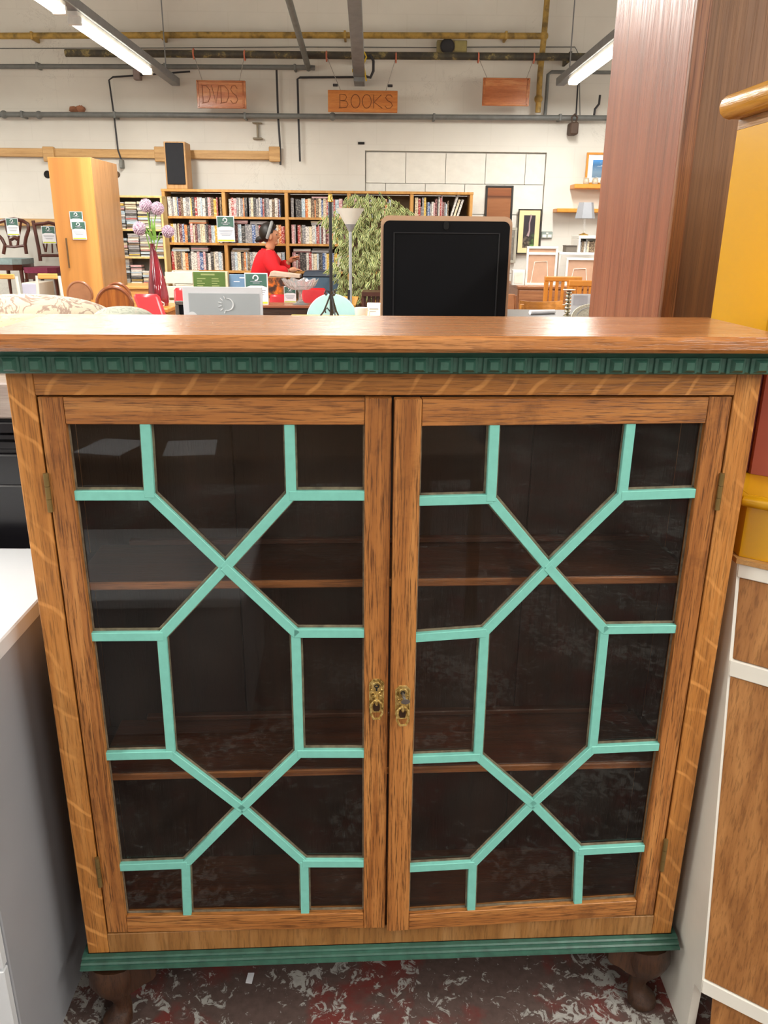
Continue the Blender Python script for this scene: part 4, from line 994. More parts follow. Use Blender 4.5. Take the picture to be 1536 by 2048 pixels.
chair_curves('balloon_back_chair', 'mahogany dining chair with curved back and grey-blue seat, far left', 9.3,
    [('back_frame', [(7, 508), (10, 490), (4, 478), (-4, 470), (-12, 455), (-8, 446), (8, 441), (28, 438), (46, 442), (56, 448), (57, 460), (52, 475), (50, 488), (53, 508)], 0.02),
     ('cross_rail', [(9, 492), (28, 494), (50, 491)], 0.014), ('splat_bar', [(10, 444), (13, 460), (19, 478), (21, 492)], 0.012), ('splat_bar', [(42, 445), (40, 460), (37, 478), (36, 492)], 0.012),
     ('splat_panel', [(21, 478), (28, 474), (37, 478)], 0.022), ('ring_rail', [(22, 482), (24, 491), (29, 494), (34, 490), (35, 482), (29, 478), (22, 482)], 0.007)],
    (-8, 505, 58, 528), m_bluefab, None, None)
chair_curves('splat_back_chair', 'mahogany dining chair with slim splats and burgundy seat, beside the beech wardrobe', 9.3,
    [('back_post', [(66, 441), (72, 470), (78, 500), (81, 522)], 0.02), ('back_post', [(114, 441), (117, 470), (121, 500), (123, 522)], 0.02), ('top_rail', [(68, 449), (90, 447), (97, 445), (104, 447), (115, 450)], 0.018),
     ('cross_rail', [(80, 511), (100, 511), (122, 511)], 0.016), ('splat_bar', [(84, 450), (87, 470), (87, 490), (91, 504)], 0.01), ('splat_bar', [(97, 460), (94, 485), (92, 504)], 0.009), ('splat_bar', [(97, 460), (104, 485), (105, 506)], 0.009), ('splat_bar', [(110, 450), (113, 470), (115, 490), (118, 504)], 0.01), ('splat_bar', [(108, 460), (112, 485), (117, 504)], 0.009)],
    (62, 520, 126, 545), m_burg, None, None)
poster('notice hung on the curved back of the grey-blue chair', (13, 436, 37, 471), 9.275)
poster('notice hung on the back of the burgundy chair', (84, 452, 111, 487), 9.275)

# two school stools with white frames, a lilac card, in front of the white sideboard
m_stool = wood('honey_wood', '#c98f45', '#dba758', '#e6b96e', 'x', 0.45, pores=0.1)
m_lil = plain('lilac_card', '#c3c4d8', 0.6, var=0.03)
for (r4, lab) in (((-12, 548, 29, 558), 'honey wood school chair with white metal frame, leftmost, behind the floral cushion'), ((76, 547, 115, 558), 'honey wood school chair with white metal frame, below the burgundy chair')):
    Y = 7.6
    x0, x1, z0, z1 = rect(*r4, Y); cx = (x0+x1)/2; W = (x1-x0)/2
    t = thing('school_chair', lab, 'chair', (cx, Y, 0))
    bxo('back_board', m_stool, t, -W, W, -0.012, 0.012, z0, z1, bev=0.006)
    for s in (-1, 1): MB().tube([(s*(W+0.012), 0.005, z1-0.02), (s*(W+0.03), 0.0, z0-0.3), (s*(W+0.03), 0.03, 0.0)], 0.014, 8).build('leg', m_wht, t, True)
    for s in (-1, 1): MB().tube([(s*(W+0.03), -0.36, 0.0), (s*(W+0.02), -0.32, 0.6), (s*(W+0.03), -0.01, 0.62)], 0.013, 8).build('leg', m_wht, t, True)
    bxo('seat', m_stool, t, -W-0.01, W+0.01, -0.36, -0.02, 0.635, 0.655, bev=0.005)
x0, x1, z0, z1 = rect(43, 566, 76, 592, 8.0)
t = thing('lilac_cupboard', 'slim pale lilac cupboard standing between the two honey wood school chairs', 'cupboard', ((x0+x1)/2, 8.1, 0)); hw = (x1-x0)/2
bxo('carcass', m_wht, t, -hw, hw, -0.08, 0.3, 0, z1, bev=0.004); bxo('door', m_lil, t, -hw+0.006, hw-0.006, -0.095, -0.0805, 0.05, z1-0.008, bev=0.003)
# ---------------------------------------------------------------- middle distance, left half
m_chw = plain('brown_polished_wood', '#8d5a3a', 0.35, var=0.1); m_chi = wood('orange_brown_panel', '#7c4218', '#99571f', '#ae6a2c', 'z', 0.3, pores=0.2)
m_chd = plain('dark_brown_wood', '#7c4526', 0.3, var=0.12)
def round_chair(label, cpx, top, halfw, Y, panel, frame):
    c = at(cpx, top, Y); R = abs(at(cpx+halfw, top, Y).x-c.x); zt2 = c.z
    t = thing('round_back_chair', label, 'chair', (c.x, Y, 0)); zc = zt2-R
    arc = [(R*0.93*math.cos(a), 0, zc+R*0.93*math.sin(a)) for a in [PI*(1.13-k*1.26/16) for k in range(17)]]
    MB().tube(arc, R*0.11, 8).build('back_frame', frame, t, True)
    MB().prism([(R*0.86*math.cos(a), zc+R*0.86*math.sin(a)) for a in [k*2*PI/22 for k in range(22)]], -0.008, 0.012, 'y').build('back_panel', panel, t)
    for s in (-1, 1):
        MB().tube([(s*R*0.6, 0.0, zc-R*0.7), (s*R*0.7, 0.02, 0.46), (s*R*0.8, 0.06, 0.0)], 0.02, 8).build('leg', frame, t, True)
        MB().tube([(s*R*0.8, -0.4, 0.42), (s*R*0.85, -0.42, 0.0)], 0.02, 8).build('leg', frame, t, True)
    MB().prism([(-R*0.85, -0.45), (R*0.85, -0.45), (R*0.8, 0.0), (-R*0.8, 0.0)], 0.42, 0.46, 'z').build('seat', panel, t)
round_chair('brown round-backed wooden chair below the beech wardrobe', 157, 562, 26, 7.0, plain('brown_panel', '#9c6a48', 0.4), m_chw)
round_chair('round-backed wooden chair with a glowing orange-brown panel, in front of its twin', 226, 572, 38, 6.2, m_chi, m_chd)
round_chair('round-backed wooden chair peeping up behind the orange-brown one', 233, 565, 27, 6.75, m_chi, m_chd)
# pine chest under the disc rack
m_pchest = wood('orange_pine', '#c48a4a', '#d69d58', '#e0ac68', 'x', 0.4, pores=0.15)
Y = 8.3; zt3 = at(270, 573, Y).z; xa, xb = at(238, 575, Y).x, at(318, 575, Y).x
t = thing('pine_chest', 'low orange pine chest in front of the disc rack', 'chest', ((xa+xb)/2, Y+0.2, 0))
hw = (xb-xa)/2
bxo('top_board', m_pchest, t, -hw, hw, -0.22, 0.25, zt3-0.025, zt3, bev=0.004)
bxo('carcass', m_pchest, t, -hw+0.01, hw-0.01, -0.19, 0.24, 0, zt3-0.0255)
for k in range(3): bxo('drawer', m_pchest, t, -hw+0.03, hw-0.03, -0.205, -0.1905, zt3-0.26-k*0.23, zt3-0.05-k*0.23, bev=0.003)
# red chairs
m_red = plain('bright_red_leatherette', '#c0222a', 0.32, var=0.06); m_redd = plain('chair_chrome', '#a9a9ad', 0.25, 0.8)
def red_chair(label, cpx, top, w_px, Y, lean=0.12, rz=0.0, hgt=0.42, skew=0.0):
    c = at(cpx, top, Y); W = w_px/2/FPX*Y; t = thing('red_chair', label, 'chair', (c.x, Y, 0), rz, None); z1 = c.z
    z0 = z1-hgt
    m = MB(); m.hexa([(-W*0.94+skew, 0.0, z0), (W*0.94+skew, 0.0, z0), (W*0.94+skew, 0.045, z0), (-W*0.94+skew, 0.045, z0), (-W, lean, z1), (W, lean, z1), (W, lean+0.06, z1), (-W, lean+0.06, z1)], 0.018)
    m.build('backrest', m_red, t, True)
    bxo('seat', m_red, t, -W*1.02, W*1.02, -0.42, 0.03, 0.42, 0.49, bev=0.02)
    for s in (-1, 1):
        for y in (-0.38, 0.0): MB().tube([(s*W*0.85, y, 0.418), (s*W*0.92, y*1.02, 0.0)], 0.014, 8).build('leg', m_redd, t, True)
        MB().tube([(s*W*0.8, 0.02, 0.45), (s*W*0.8, 0.03, z0+0.02)], 0.014, 8).build('post', m_redd, t, True)
    return t
red_chair('bright red chair leaning back, between the round-backed chair and the red vase', 284, 590, 50, 5.4, 0.06, 0.0, 0.42, 0.14)
red_chair('bright red chair just left of the grey notice', 358, 577, 28, 6.78, 0.05)
red_chair('low bright red chair seen between the tall notice and the glass cake stand', 556, 590, 36, 7.9, 0.05)
red_chair('bright red chair right of the glass cake stand', 626, 577, 48, 7.8, 0.05)
# small pine table with the vase
m_pin2 = wood('warm_pine', '#b06a2c', '#c98238', '#d8954a', 'x', 0.4, pores=0.15)
Y = 6.0; vb = at(319, 611, Y); tz_ = vb.z
xa, xb = at(300, 611, Y).x, at(344, 611, Y).x
t = thing('vase_table', 'small warm pine table under the red vase', 'table', ((xa+xb)/2, Y, 0)); hw = (xb-xa)/2+0.03
bxo('tabletop', m_pin2, t, -hw, hw, -0.24, 0.24, tz_-0.03, tz_, bev=0.005)
bxo('apron', m_pin2, t, -hw+0.02, hw-0.02, -0.2, 0.2, tz_-0.13, tz_-0.0305)
for sx in (-1, 1):
    for sy in (-1, 1): bxo('leg', m_pin2, t, *sorted((sx*(hw-0.02), sx*(hw-0.07))), *sorted((sy*0.2, sy*0.155)), 0, tz_-0.131)
m_vase = NT('dark_red_glass'); v = m_vase.coords((22, 22, 1.5)); n = m_vase.noise(v, 1.0, 2)
m_vase.color(m_vase.ramp(n, [(0.35, '#4a0d16'), (0.65, '#8c2430')])); m_vase = m_vase.set(Roughness=0.08, Specular_IOR_Level=0.8)
hv = at(312, 487, Y).z-tz_; kpx = Y/FPX
t = thing('red_vase', 'tall dark red ribbed vase holding pompom flowers', 'vase', (vb.x, Y, tz_))
pr = [(17, 0), (18.5, 0.06), (19, 0.14), (18, 0.25), (16, 0.38), (12.5, 0.55), (9, 0.72), (6, 0.87), (4.2, 0.97), (4.6, 1.0)]
m = MB(); m.lathe([(r*kpx, h*hv) for r, h in pr], n=24)
for v_ in m.bm.verts: v_.co.x -= 0.012*(v_.co.z/hv)**1.5*1.5
m.build('vase_body', m_vase, t, True)
m_pom = NT('lilac_petals'); v = m_pom.coords(); n = m_pom.noise(v, 90, 3, 0.7); m_pom.color(m_pom.ramp(n, [(0.38, '#8c7087'), (0.52, '#cdb4c4'), (0.66, '#eadbe2')])); m_pom = m_pom.set(Roughness=0.9)
m_stem = plain('leaf_green', '#6f9a3c', 0.6, var=0.2)
for px, py, r_, lab in ((292, 411, 12, 'topmost of the lilac pompom flowers in the red vase'), (315, 417, 12, 'lilac pompom flower at upper right in the red vase'), (279, 457, 12.5, 'lilac pompom flower at lower left of the red vase spray'), (336, 463, 11.5, 'lilac pompom flower leaning out to the right of the red vase')):
    c = at(px, py, Y); R = r_*kpx; t = thing('pompom_flower', lab, 'flower', (vb.x-0.018, Y, tz_+hv-0.02), group='pompom flowers in the red vase')
    b0 = Vector((vb.x-0.018, Y, tz_+hv-0.02))
    m = MB(c-b0); m.ball((0, 0, 0), R*0.8, n=14, m=10)
    for k in range(150):
        z_ = 1-2*(k+0.5)/150; a = k*2.39996; q = Vector((math.sqrt(1-z_*z_)*math.cos(a), math.sqrt(1-z_*z_)*math.sin(a), z_)); e = q.orthogonal().normalized()*R*0.11; f_ = q.cross(e)
        o4 = q*R*0.72; m.hexa([o4-e*.6-f_*.6, o4+e*.6-f_*.6, o4+e*.6+f_*.6, o4-e*.6+f_*.6]+[q*R*random.uniform(0.96, 1.06)+(-e*a_-f_*b_) for a_, b_ in ((.5, .5), (-.5, .5), (-.5, -.5), (.5, -.5))])
    m.build('flower_head', m_pom, t)
    mid = (c-b0)*0.5+Vector((0, 0, 0.04))
    MB().tube([(0, 0, -0.1), mid, (c-b0)], 0.004, 6).build('stem', m_stem, t, True)
t = thing('leaf_spray', 'bright green blade leaves rising from the red vase', 'leaves', (vb.x-0.018, Y, tz_+hv-0.02))
for pts in ([(309, 480), (304, 455), (302, 432)], [(311, 480), (308, 455), (309, 440)], [(308, 484), (296, 465), (292, 455)], [(313, 484), (322, 474), (333, 468)], [(307, 482), (300, 466), (290, 452)]):
    P = [at(a, b, Y-0.02)-Vector((vb.x-0.018, Y, tz_+hv-0.02)) for a, b in pts]; P[0].y = 0; wv = Vector((0.009, 0, 0.004))
    m = MB(); 
    m.slab([P[0]-wv*.4, P[1]-wv, P[2], P[1]+wv, P[0]+wv*.4], (0, 0.002, 0)); m.build('leaf', m_stem, t)
c = at(318, 611, 5.82)
m_china = plain('white_china', '#e4e2dc', 0.2, var=0.02)
t = thing('white_cup', 'small white cup beside the foot of the red vase', 'cup', (c.x, 5.82, tz_))
MB().lathe([(0.012, 0), (0.019, 0.004), (0.024, 0.02), (0.025, 0.045), (0.0225, 0.045), (0.02, 0.02), (0.004, 0.01)], n=16).build('bowl', m_china, t, True)
MB().tube([(0.024, 0, 0.038), (0.036, 0, 0.034), (0.036, 0, 0.016), (0.023, 0, 0.012)], 0.003, 6).build('handle', m_china, t, True)
# white slatted crate
Y = 8.55; xa, xb = at(330, 555, Y).x, at(385, 555, Y).x; zt4 = at(358, 544, Y).z
m_crate = plain('cream_painted_slats', '#dfdacb', 0.6, var=0.06)
t = thing('slatted_crate', 'cream painted slatted crate at the foot of the tall bookcase', 'crate', ((xa+xb)/2, Y, 0)); hw = (xb-xa)/2
for k in range(7):
    z1 = zt4-k*0.14; bxo('slat', m_crate, t, -hw, hw, 0, 0.018, z1-0.115, z1, bev=0.003)
    bxo('slat', m_crate, t, -hw, hw, 0.332, 0.35, z1-0.115, z1, bev=0.003)
for x in (-hw+0.002, hw-0.022):
    for y in (0.0185, 0.29): bxo('corner_post', m_crate, t, x, x+0.02, y, y+0.04, 0, zt4-0.002, bev=0.002)
# long low table with display boards
m_ltab = wood('table_brown', '#5f4028', '#74502f', '#86603b', 'x', 0.4, pores=0.2)
def table(name, label, x0, x1, y0, y1, z, mat, th=0.03, leg=0.045, apron=0.09, cat='table'):
    t = thing(name, label, cat, ((x0+x1)/2, (y0+y1)/2, 0)); a, b = (x1-x0)/2, (y1-y0)/2
    bxo('tabletop', mat, t, -a, a, -b, b, z-th, z, bev=0.004)
    if apron: bxo('apron', mat, t, -a+0.03, a-0.03, -b+0.03, b-0.03, z-th-apron, z-th-0.0005)
    for sx in (-1, 1):
        for sy in (-1, 1): bxo('leg', mat, t, *sorted((sx*(a-0.02), sx*(a-0.02-leg))), *sorted((sy*(b-0.02), sy*(b-0.02-leg))), 0, z-th-apron-0.0005, bev=0.003)
    return t
LT = 0.72
table('long_table', 'long low brown table below the tall bookcase, mostly hidden behind the grey notice', at(385, 560, 8.0).x-0.05, at(672, 560, 8.0).x, 7.98, 8.5, LT, m_ltab)
m_moss = plain('moss_green_board', '#4f6a2a', 0.5, var=0.1); m_mossp = plain('pale_green_print', '#93a065', 0.6)
x0, x1, z0, z1 = rect(386, 543, 451, 575, 8.05)
t = thing('green_board', 'moss green game box printed with pale lists, behind the grey notice', 'box', ((x0+x1)/2, 8.05, LT)); hw = (x1-x0)/2; hh = z1-LT
bxo('box_body', plain('cream_card_edge', '#d8cfa8', 0.6), t, -hw, hw+0.02, 0.0005, 0.07, 0, hh, bev=0.003)
bxo('front_print', m_moss, t, -hw+0.004, hw-0.002, -0.004, 0, 0.004, hh-0.004)
m = MB(); m.box(-hw*0.5, hw*0.35, -0.0055, -0.0041, hh-0.035, hh-0.02)
for s in (-1, 1):
    for k in range(7): m.box(s*hw*0.45-hw*0.3, s*hw*0.45+hw*random.uniform(.0, .25), -0.0055, -0.0041, hh-0.07-k*0.022, hh-0.062-k*0.022)
q = m.build('print_line', m_mossp, t); q['kind'] = 'stuff'
x0, x1, z0, z1 = rect(458, 549, 505, 575, 8.1)
m_blu = plain('dusty_blue_card', '#6d8fb0', 0.5, var=0.08)
t = thing('blue_box', 'flat dusty blue game box standing right of the moss green one', 'box', ((x0+x1)/2, 8.1, LT)); hw = (x1-x0)/2; hh = z1-LT
bxo('box_body', m_blu, t, -hw, hw, 0, 0.06, 0, hh, bev=0.003)
q = MB().box(-hw*0.1, hw*0.5, -0.0012, -0.0001, hh-0.035, hh-0.025).box(-hw*0.6, -hw*0.1, -0.0012, -0.0001, hh-0.07, hh-0.062).build('print_line', m_paper, t); q['kind'] = 'stuff'
# dark table with the cake stand
Y = 7.2; zd = at(590, 608, Y).z
xa, xb = at(470, 608, Y).x, at(657, 608, Y).x
m_dtab = wood('dark_table_wood', '#2d1c14', '#3a251a', '#4a3022', 'x', 0.3, pores=0.3); m_dtop = wood('reddish_table_top', '#7c4a35', '#93583f', '#a76a50', 'x', 0.25, pores=0.2)
t = thing('dark_sideboard', 'dark brown sideboard with a lighter top, under the glass cake stand', 'sideboard', ((xa+xb)/2, Y+0.05, 0)); hw = (xb-xa)/2
bxo('top_board', m_dtop, t, -hw, hw, -0.22, 0.1, zd-0.022, zd, bev=0.004)
bxo('carcass', m_dtab, t, -hw+0.01, hw-0.01, -0.2, 0.095, 0.1, zd-0.0225)
for s in (-1, 1):
    for y in (-0.17, 0.06): bxo('leg', m_dtab, t, *sorted((s*(hw-0.02), s*(hw-0.07))), y-0.02, y+0.02, 0, 0.0995)
for k in range(2): bxo('door', m_dtab, t, -hw+0.03+k*(hw-0.02), -0.005+k*(hw-0.025), -0.215, -0.2005, 0.13, zd-0.06, bev=0.003)
m_cut = NT('cut_glass'); m_cut.b.inputs['Transmission Weight'].default_value = 0.85; m_cut.b.inputs['Base Color'].default_value = (0.95, 0.95, 0.95, 1); m_cut = m_cut.set(Roughness=0.08, IOR=1.45)
c = at(601, 609, 7.15); k_ = 7.15/FPX
t = thing('glass_cake_stand', 'cut glass pedestal dish with a frilled rim on the dark sideboard', 'dish', (c.x, 7.15, zd))
zr = at(601, 560, 7.15).z-zd
MB().lathe([(15*k_, 0), (15*k_, 0.006), (8*k_, 0.016), (4*k_, 0.04), (3*k_, 0.09), (3.4*k_, zr*0.45), (5*k_, zr*0.58)], n=20).build('pedestal', m_cut, t, True)
m = MB(); n = 40; R_ = []
for r_, h in ((4, .58), (18, .62), (27, .76), (34, 1.0), (33, 1.02), (25, .80), (16, .66), (3, .62)):
    R_.append([m._v((k_*r_*(1+(0.07*math.cos(9*2*PI*j/n) if r_ > 20 else 0))*math.cos(2*PI*j/n), k_*r_*(1+(0.07*math.cos(9*2*PI*j/n) if r_ > 20 else 0))*math.sin(2*PI*j/n), zr*(h+(0.05*math.cos(9*2*PI*j/n) if r_ > 30 else 0)))) for j in range(n)])
for A, B in zip(R_, R_[1:]):
    for j in range(n): m._f([A[j], A[(j+1) % n], B[(j+1) % n], B[j]])
m._f(R_[0]); m._f(R_[-1][::-1]); m.build('frilled_bowl', m_cut, t, False)
nt = poster('tall notice standing at the left end of the dark sideboard', (490, 549, 536, 612), 7.12); nt.location.z = zd
nt = poster('small tilted notice between the two red chairs, left of the cake stand foot', (568, 571, 592, 604), 7.3); nt.location.z = zd+0.002
# fiery box, newspaper, blue bin
m_fire = NT('fiery_print'); v = m_fire.coords(); n = m_fire.noise(v, 12, 3, 0.6, 0.6); m_fire.color(m_fire.ramp(n, [(0.4, '#3a2016'), (0.5, '#8a4a1c'), (0.6, '#d86a18'), (0.75, '#e8a040')])); m_fire = m_fire.set(Roughness=0.4)
x0, x1, z0, z1 = rect(536, 554, 573, 590, 8.12)
t = thing('fiery_box', 'box with an orange fiery print over a tan band, left of the cake stand', 'box', ((x0+x1)/2, 8.12, LT)); hw = (x1-x0)/2; hh = z1-LT
bxo('box_body', plain('tan_card', '#b98d62', 0.6), t, -hw, hw, 0, 0.2, 0, hh, bev=0.003); bxo('front_print', m_fire, t, -hw+0.004, hw-0.004, -0.002, -0.0002, hh*0.55, hh-0.004)
x0, x1, z0, z1 = rect(538, 543, 600, 553, 8.14)
tag(MB().hexa([(x0, 8.12, z1-0.045), (x1, 8.12, z1-0.06), (x1, 8.34, z1-0.06), (x0, 8.34, z1-0.045), (x0+0.02, 8.12, z1), (x1, 8.12, z1-0.03), (x1, 8.34, z1-0.03), (x0+0.02, 8.34, z1)], 0.004).build('newspaper', plain('pinkish_newsprint', '#c9b3a0', 0.8, var=0.1)), 'folded pinkish newspaper lying on the fiery box by the woman in red', 'newspaper')
x0, x1, z0, z1 = rect(606, 541, 675, 580, 8.15)
m_navy = plain('navy_plastic', '#1c2a3c', 0.4); m_slate = plain('slate_blue_plastic', '#4a6276', 0.45, var=0.05)
t = thing('blue_bin', 'slate blue storage box with a navy lid behind the black lamp stand', 'box', ((x0+x1)/2, 8.15, LT)); hw = (x1-x0)/2; hh = z1-LT
MB().hexa([(-hw*0.9, 0.01, 0), (hw*0.9, 0.01, 0), (hw*0.9, 0.3, 0), (-hw*0.9, 0.3, 0), (-hw, 0, hh-0.06), (hw, 0, hh-0.06), (hw, 0.31, hh-0.06), (-hw, 0.31, hh-0.06)], 0.006).build('tub', m_slate, t)
MB().hexa([(-hw*1.02, -0.01, hh-0.059), (hw*1.02, -0.01, hh-0.059), (hw*1.02, 0.32, hh-0.059), (-hw*1.02, 0.32, hh-0.059), (-hw*0.9, 0.01, hh-0.01), (hw*1.0, 0.01, hh), (hw*1.0, 0.3, hh), (-hw*0.9, 0.3, hh-0.01)], 0.005).build('lid', m_navy, t)

# ---------------------------------------------------------------- woman in red at the shelves
YW = 8.72
def W_(px, py, dy=0.0): return at(px, py, YW+dy)
m_skin = plain('skin', '#c58a68', 0.5, var=0.05); m_top = plain('bright_red_jumper', '#d3131f', 0.85, var=0.08, scale=9); m_hair = plain('black_hair', '#17130f', 0.5, var=0.3, scale=60); m_band = plain('grey_headband', '#8f908f', 0.8, var=0.15, scale=80); m_trs = plain('dark_trousers', '#22242a', 0.85)
def skin(name, mat, verts, edges, parent=None, root=0, sub=2, smooth=True):
    me = bpy.data.meshes.new(name); me.from_pydata([tuple(v[:3]) for v in verts], edges, []); me.materials.append(mat)
    o = bpy.data.objects.new(name, me); C.objects.link(o)
    md = o.modifiers.new('skin', 'SKIN'); md.use_smooth_shade = True
    for i, v in enumerate(verts):
        sv = me.skin_vertices[0].data[i]; sv.radius = v[3] if isinstance(v[3], tuple) else (v[3], v[3]); sv.use_root = (i == root)
    s = o.modifiers.new('sub', 'SUBSURF'); s.levels = sub; s.render_levels = sub
    if parent: o.parent = parent
    return o
hc = W_(541, 474); foot0 = Vector((hc.x-0.06, YW, 0))
wm = thing('person', 'woman in a bright red jumper and grey headband, turned right, reaching to the shelf', 'person', foot0)
def L(px, py, dy=0.0): return W_(px, py, dy)-foot0
nb = L(538, 499); pel = Vector((0.0, 0, 0.90))
Sn, Sf = L(536, 513, -0.155), L(538, 512, 0.155)
En, Ef = L(551, 545, -0.2), L(562, 538, 0.19)
Wn, Wf = L(578, 541, -0.12), L(578, 524, 0.12)
def body_verts():
    V = [(*pel, 0.13), (*Vector((-0.02, 0, 1.08)), 0.115), (*L(532, 520), 0.125), (*nb, 0.055), (*L(541, 490), 0.05)]
    E = [(0, 1), (1, 2), (2, 3), (3, 4)]
    # head: cranium and face
    V += [(*L(543, 482), 0.062), (*L(543, 470), 0.088), (*L(541, 459), 0.078)]; E += [(4, 5), (5, 6), (6, 7)]
    n = len(V)
    for S, Em, Wm in ((Sn, En, Wn), (Sf, Ef, Wf)):
        k = len(V); V += [(*S, 0.058), (*S.lerp(Em, 0.5), 0.048), (*Em, 0.04), (*Em.lerp(Wm, 0.5), 0.036), (*Wm, 0.024)]; E += [(2, k), (k, k+1), (k+1, k+2), (k+2, k+3), (k+3, k+4)]
    for s in (-1, 1):
        k = len(V); V += [(0.0, s*0.09, 0.84, 0.095), (0.03, s*0.1, 0.47, 0.06), (-0.01, s*0.1, 0.1, 0.04), (-0.02, s*0.1, 0.045, 0.04), (0.12, s*0.105, 0.032, 0.03)]; E += [(0, k), (k, k+1), (k+1, k+2), (k+2, k+3), (k+3, k+4)]
    return V, E
V, E_ = body_verts()
skin('body', m_skin, V, E_, wm)
# face details: nose, lips, eye, ear
m = MB(); m.tube([L(553.0, 468), L(557.2, 474.5), L(554.5, 477.0)], [0.010, 0.017, 0.010], 8); m.build('nose', m_skin, wm, True)
MB(L(552.5, 482.5)).ball((0, 0, 0), 0.017, 0.022, 0.009).build('lips', plain('lips', '#9c5248', 0.4), wm, True)
MB(L(550, 485.5)).ball((0, 0, 0), 0.033, 0.036, 0.026).build('chin', m_skin, wm, True)
for dy in (-0.045, 0.045): MB(L(552.5, 469.5, dy*1.0)).ball((0, 0, 0), 0.010, 0.008, 0.007).build('eye', m_hair, wm, True)
MB(L(541, 474, -0.088)).ball((0, 0, 0), 0.017, 0.012, 0.03).build('ear', m_skin, wm, True)
# hair: close cap drawn back to a small tail
m = MB(L(538.0, 465)); m.ball((0, 0, 0), 0.104, 0.100, 0.103, 18, 12)
for v_ in m.bm.verts:
    d = v_.co-L(538.0, 465)
    if d.x > 0.045: v_.co.x -= (d.x-0.045)*(0.85 if d.z < 0.04 else 0.2)
    if d.x > 0.0 and d.z < -0.02: v_.co.z += 0.05
m.build('hair', m_hair, wm, True)
MB().tube([L(527, 474), L(521, 478), L(515, 480), L(511, 483)], [0.04, 0.034, 0.026, 0.01], 10).build('hair_tail', m_hair, wm, True)
bc = L(537.5, 465.8)
MB().tube([bc+Vector((0.0+0.035*math.sin(a)-0.012*math.cos(a*1.0), 0.1*math.cos(a), 0.102*math.sin(a))) for a in [k*PI/16-0.25 for k in range(21)]], 0.016, 8).build('headband', m_band, wm, True)
# hands with five fingers
for nm, Wm, El in (('hand', Wn, En), ('hand', Wf, Ef)):
    d = (Wm-El).normalized(); up_ = Vector((0, 0, 1)); sd = d.cross(up_).normalized(); n_ = sd.cross(d)
    V = [(*Wm, 0.022), (*(Wm+d*0.04), (0.022, 0.03)), (*(Wm+d*0.075), (0.018, 0.032))]; E_ = [(0, 1), (1, 2)]
    for k, (off, ln) in enumerate(((-0.028, 0.055), (-0.010, 0.072), (0.009, 0.07), (0.026, 0.055))):
        b = Wm+d*0.078+sd*off; i = len(V)
        V += [(*b, 0.0095), (*(b+d*ln*0.5-n_*0.006), 0.009), (*(b+d*ln*0.95-n_*0.024), 0.007)]; E_ += [(2, i), (i, i+1), (i+1, i+2)]
    i = len(V); b = Wm+d*0.03-sd*0.03; V += [(*b, 0.011), (*(b+d*0.035-sd*0.022-n_*0.01), 0.0095), (*(b+d*0.065-sd*0.026-n_*0.02), 0.008)]; E_ += [(1, i), (i, i+1), (i+1, i+2)]
    skin('hand', m_skin, V, E_, wm)
# jumper
V = [(*Vector((-0.01, 0, 0.92)), (0.135, 0.19)), (*Vector((-0.005, 0, 1.10)), (0.14, 0.19)), (*L(532, 522), (0.145, 0.18)), (*L(536, 506), (0.085, 0.11)), (*L(538.5, 500.5), (0.065, 0.068))]
E_ = [(0, 1), (1, 2), (2, 3), (3, 4)]
for S, Em, Wm in ((Sn, En, Wn), (Sf, Ef, Wf)):
    k = len(V); V += [(*S, 0.085), (*S.lerp(Em, 0.5), 0.082), (*Em, 0.078), (*Em.lerp(Wm, 0.5), 0.066), (*Em.lerp(Wm, 0.92), 0.045)]; E_ += [(2, k), (k, k+1), (k+1, k+2), (k+2, k+3), (k+3, k+4)]
skin('jumper', m_top, V, E_, wm)
V = [(0, 0, 0.93, (0.135, 0.16))]; E_ = []
for s in (-1, 1):
    k = len(V); V += [(0.0, s*0.09, 0.82, 0.105), (0.03, s*0.1, 0.47, 0.075), (-0.01, s*0.1, 0.09, 0.062)]; E_ += [(0, k), (k, k+1), (k+1, k+2)]
skin('trousers', m_trs, V, E_, wm)

# ---------------------------------------------------------------- lamps, fig tree and the middle table
PT_ = 1.0
m_ptab = wood('yellow_pine_table', '#c4914a', '#d6a65c', '#e2b672', 'x', 0.4, pores=0.15)
table('pine_table', 'yellow pine table hidden behind the bookcase, carrying the cups and the black lamp stand', -0.62, 0.45, 5.2, 6.1, PT_, m_ptab)
m_iron = plain('black_iron', '#16161a', 0.4, var=0.2); m_gold = plain('polished_brass', '#b99a4e', 0.25, 0.85)
Y = 5.8; c = at(662.5, 600, Y); zt5 = at(661, 388, Y).z
t = thing('iron_lamp_stand', 'black wrought iron lamp stand with scrolled feet and a brass top, no shade', 'lamp', (c.x, Y, PT_))
q = at(660.5, 404, Y)
MB().tube([(0, 0, 0.02), (q.x-c.x, 0, q.z-PT_)], 0.0115, 10).build('pole', m_iron, t, True)
k_ = Y/FPX
MB((q.x-c.x, 0, 0)).lathe([(5*k_, q.z-PT_), (6*k_, q.z-PT_+0.004), (4.4*k_, q.z-PT_+0.02), (4.8*k_, q.z-PT_+0.03), (3.6*k_, zt5-PT_-0.008), (4.4*k_, zt5-PT_-0.004), (4.2*k_, zt5-PT_)], n=14).build('lamp_holder', m_gold, t, True)
zs = at(663, 586, Y).z-PT_
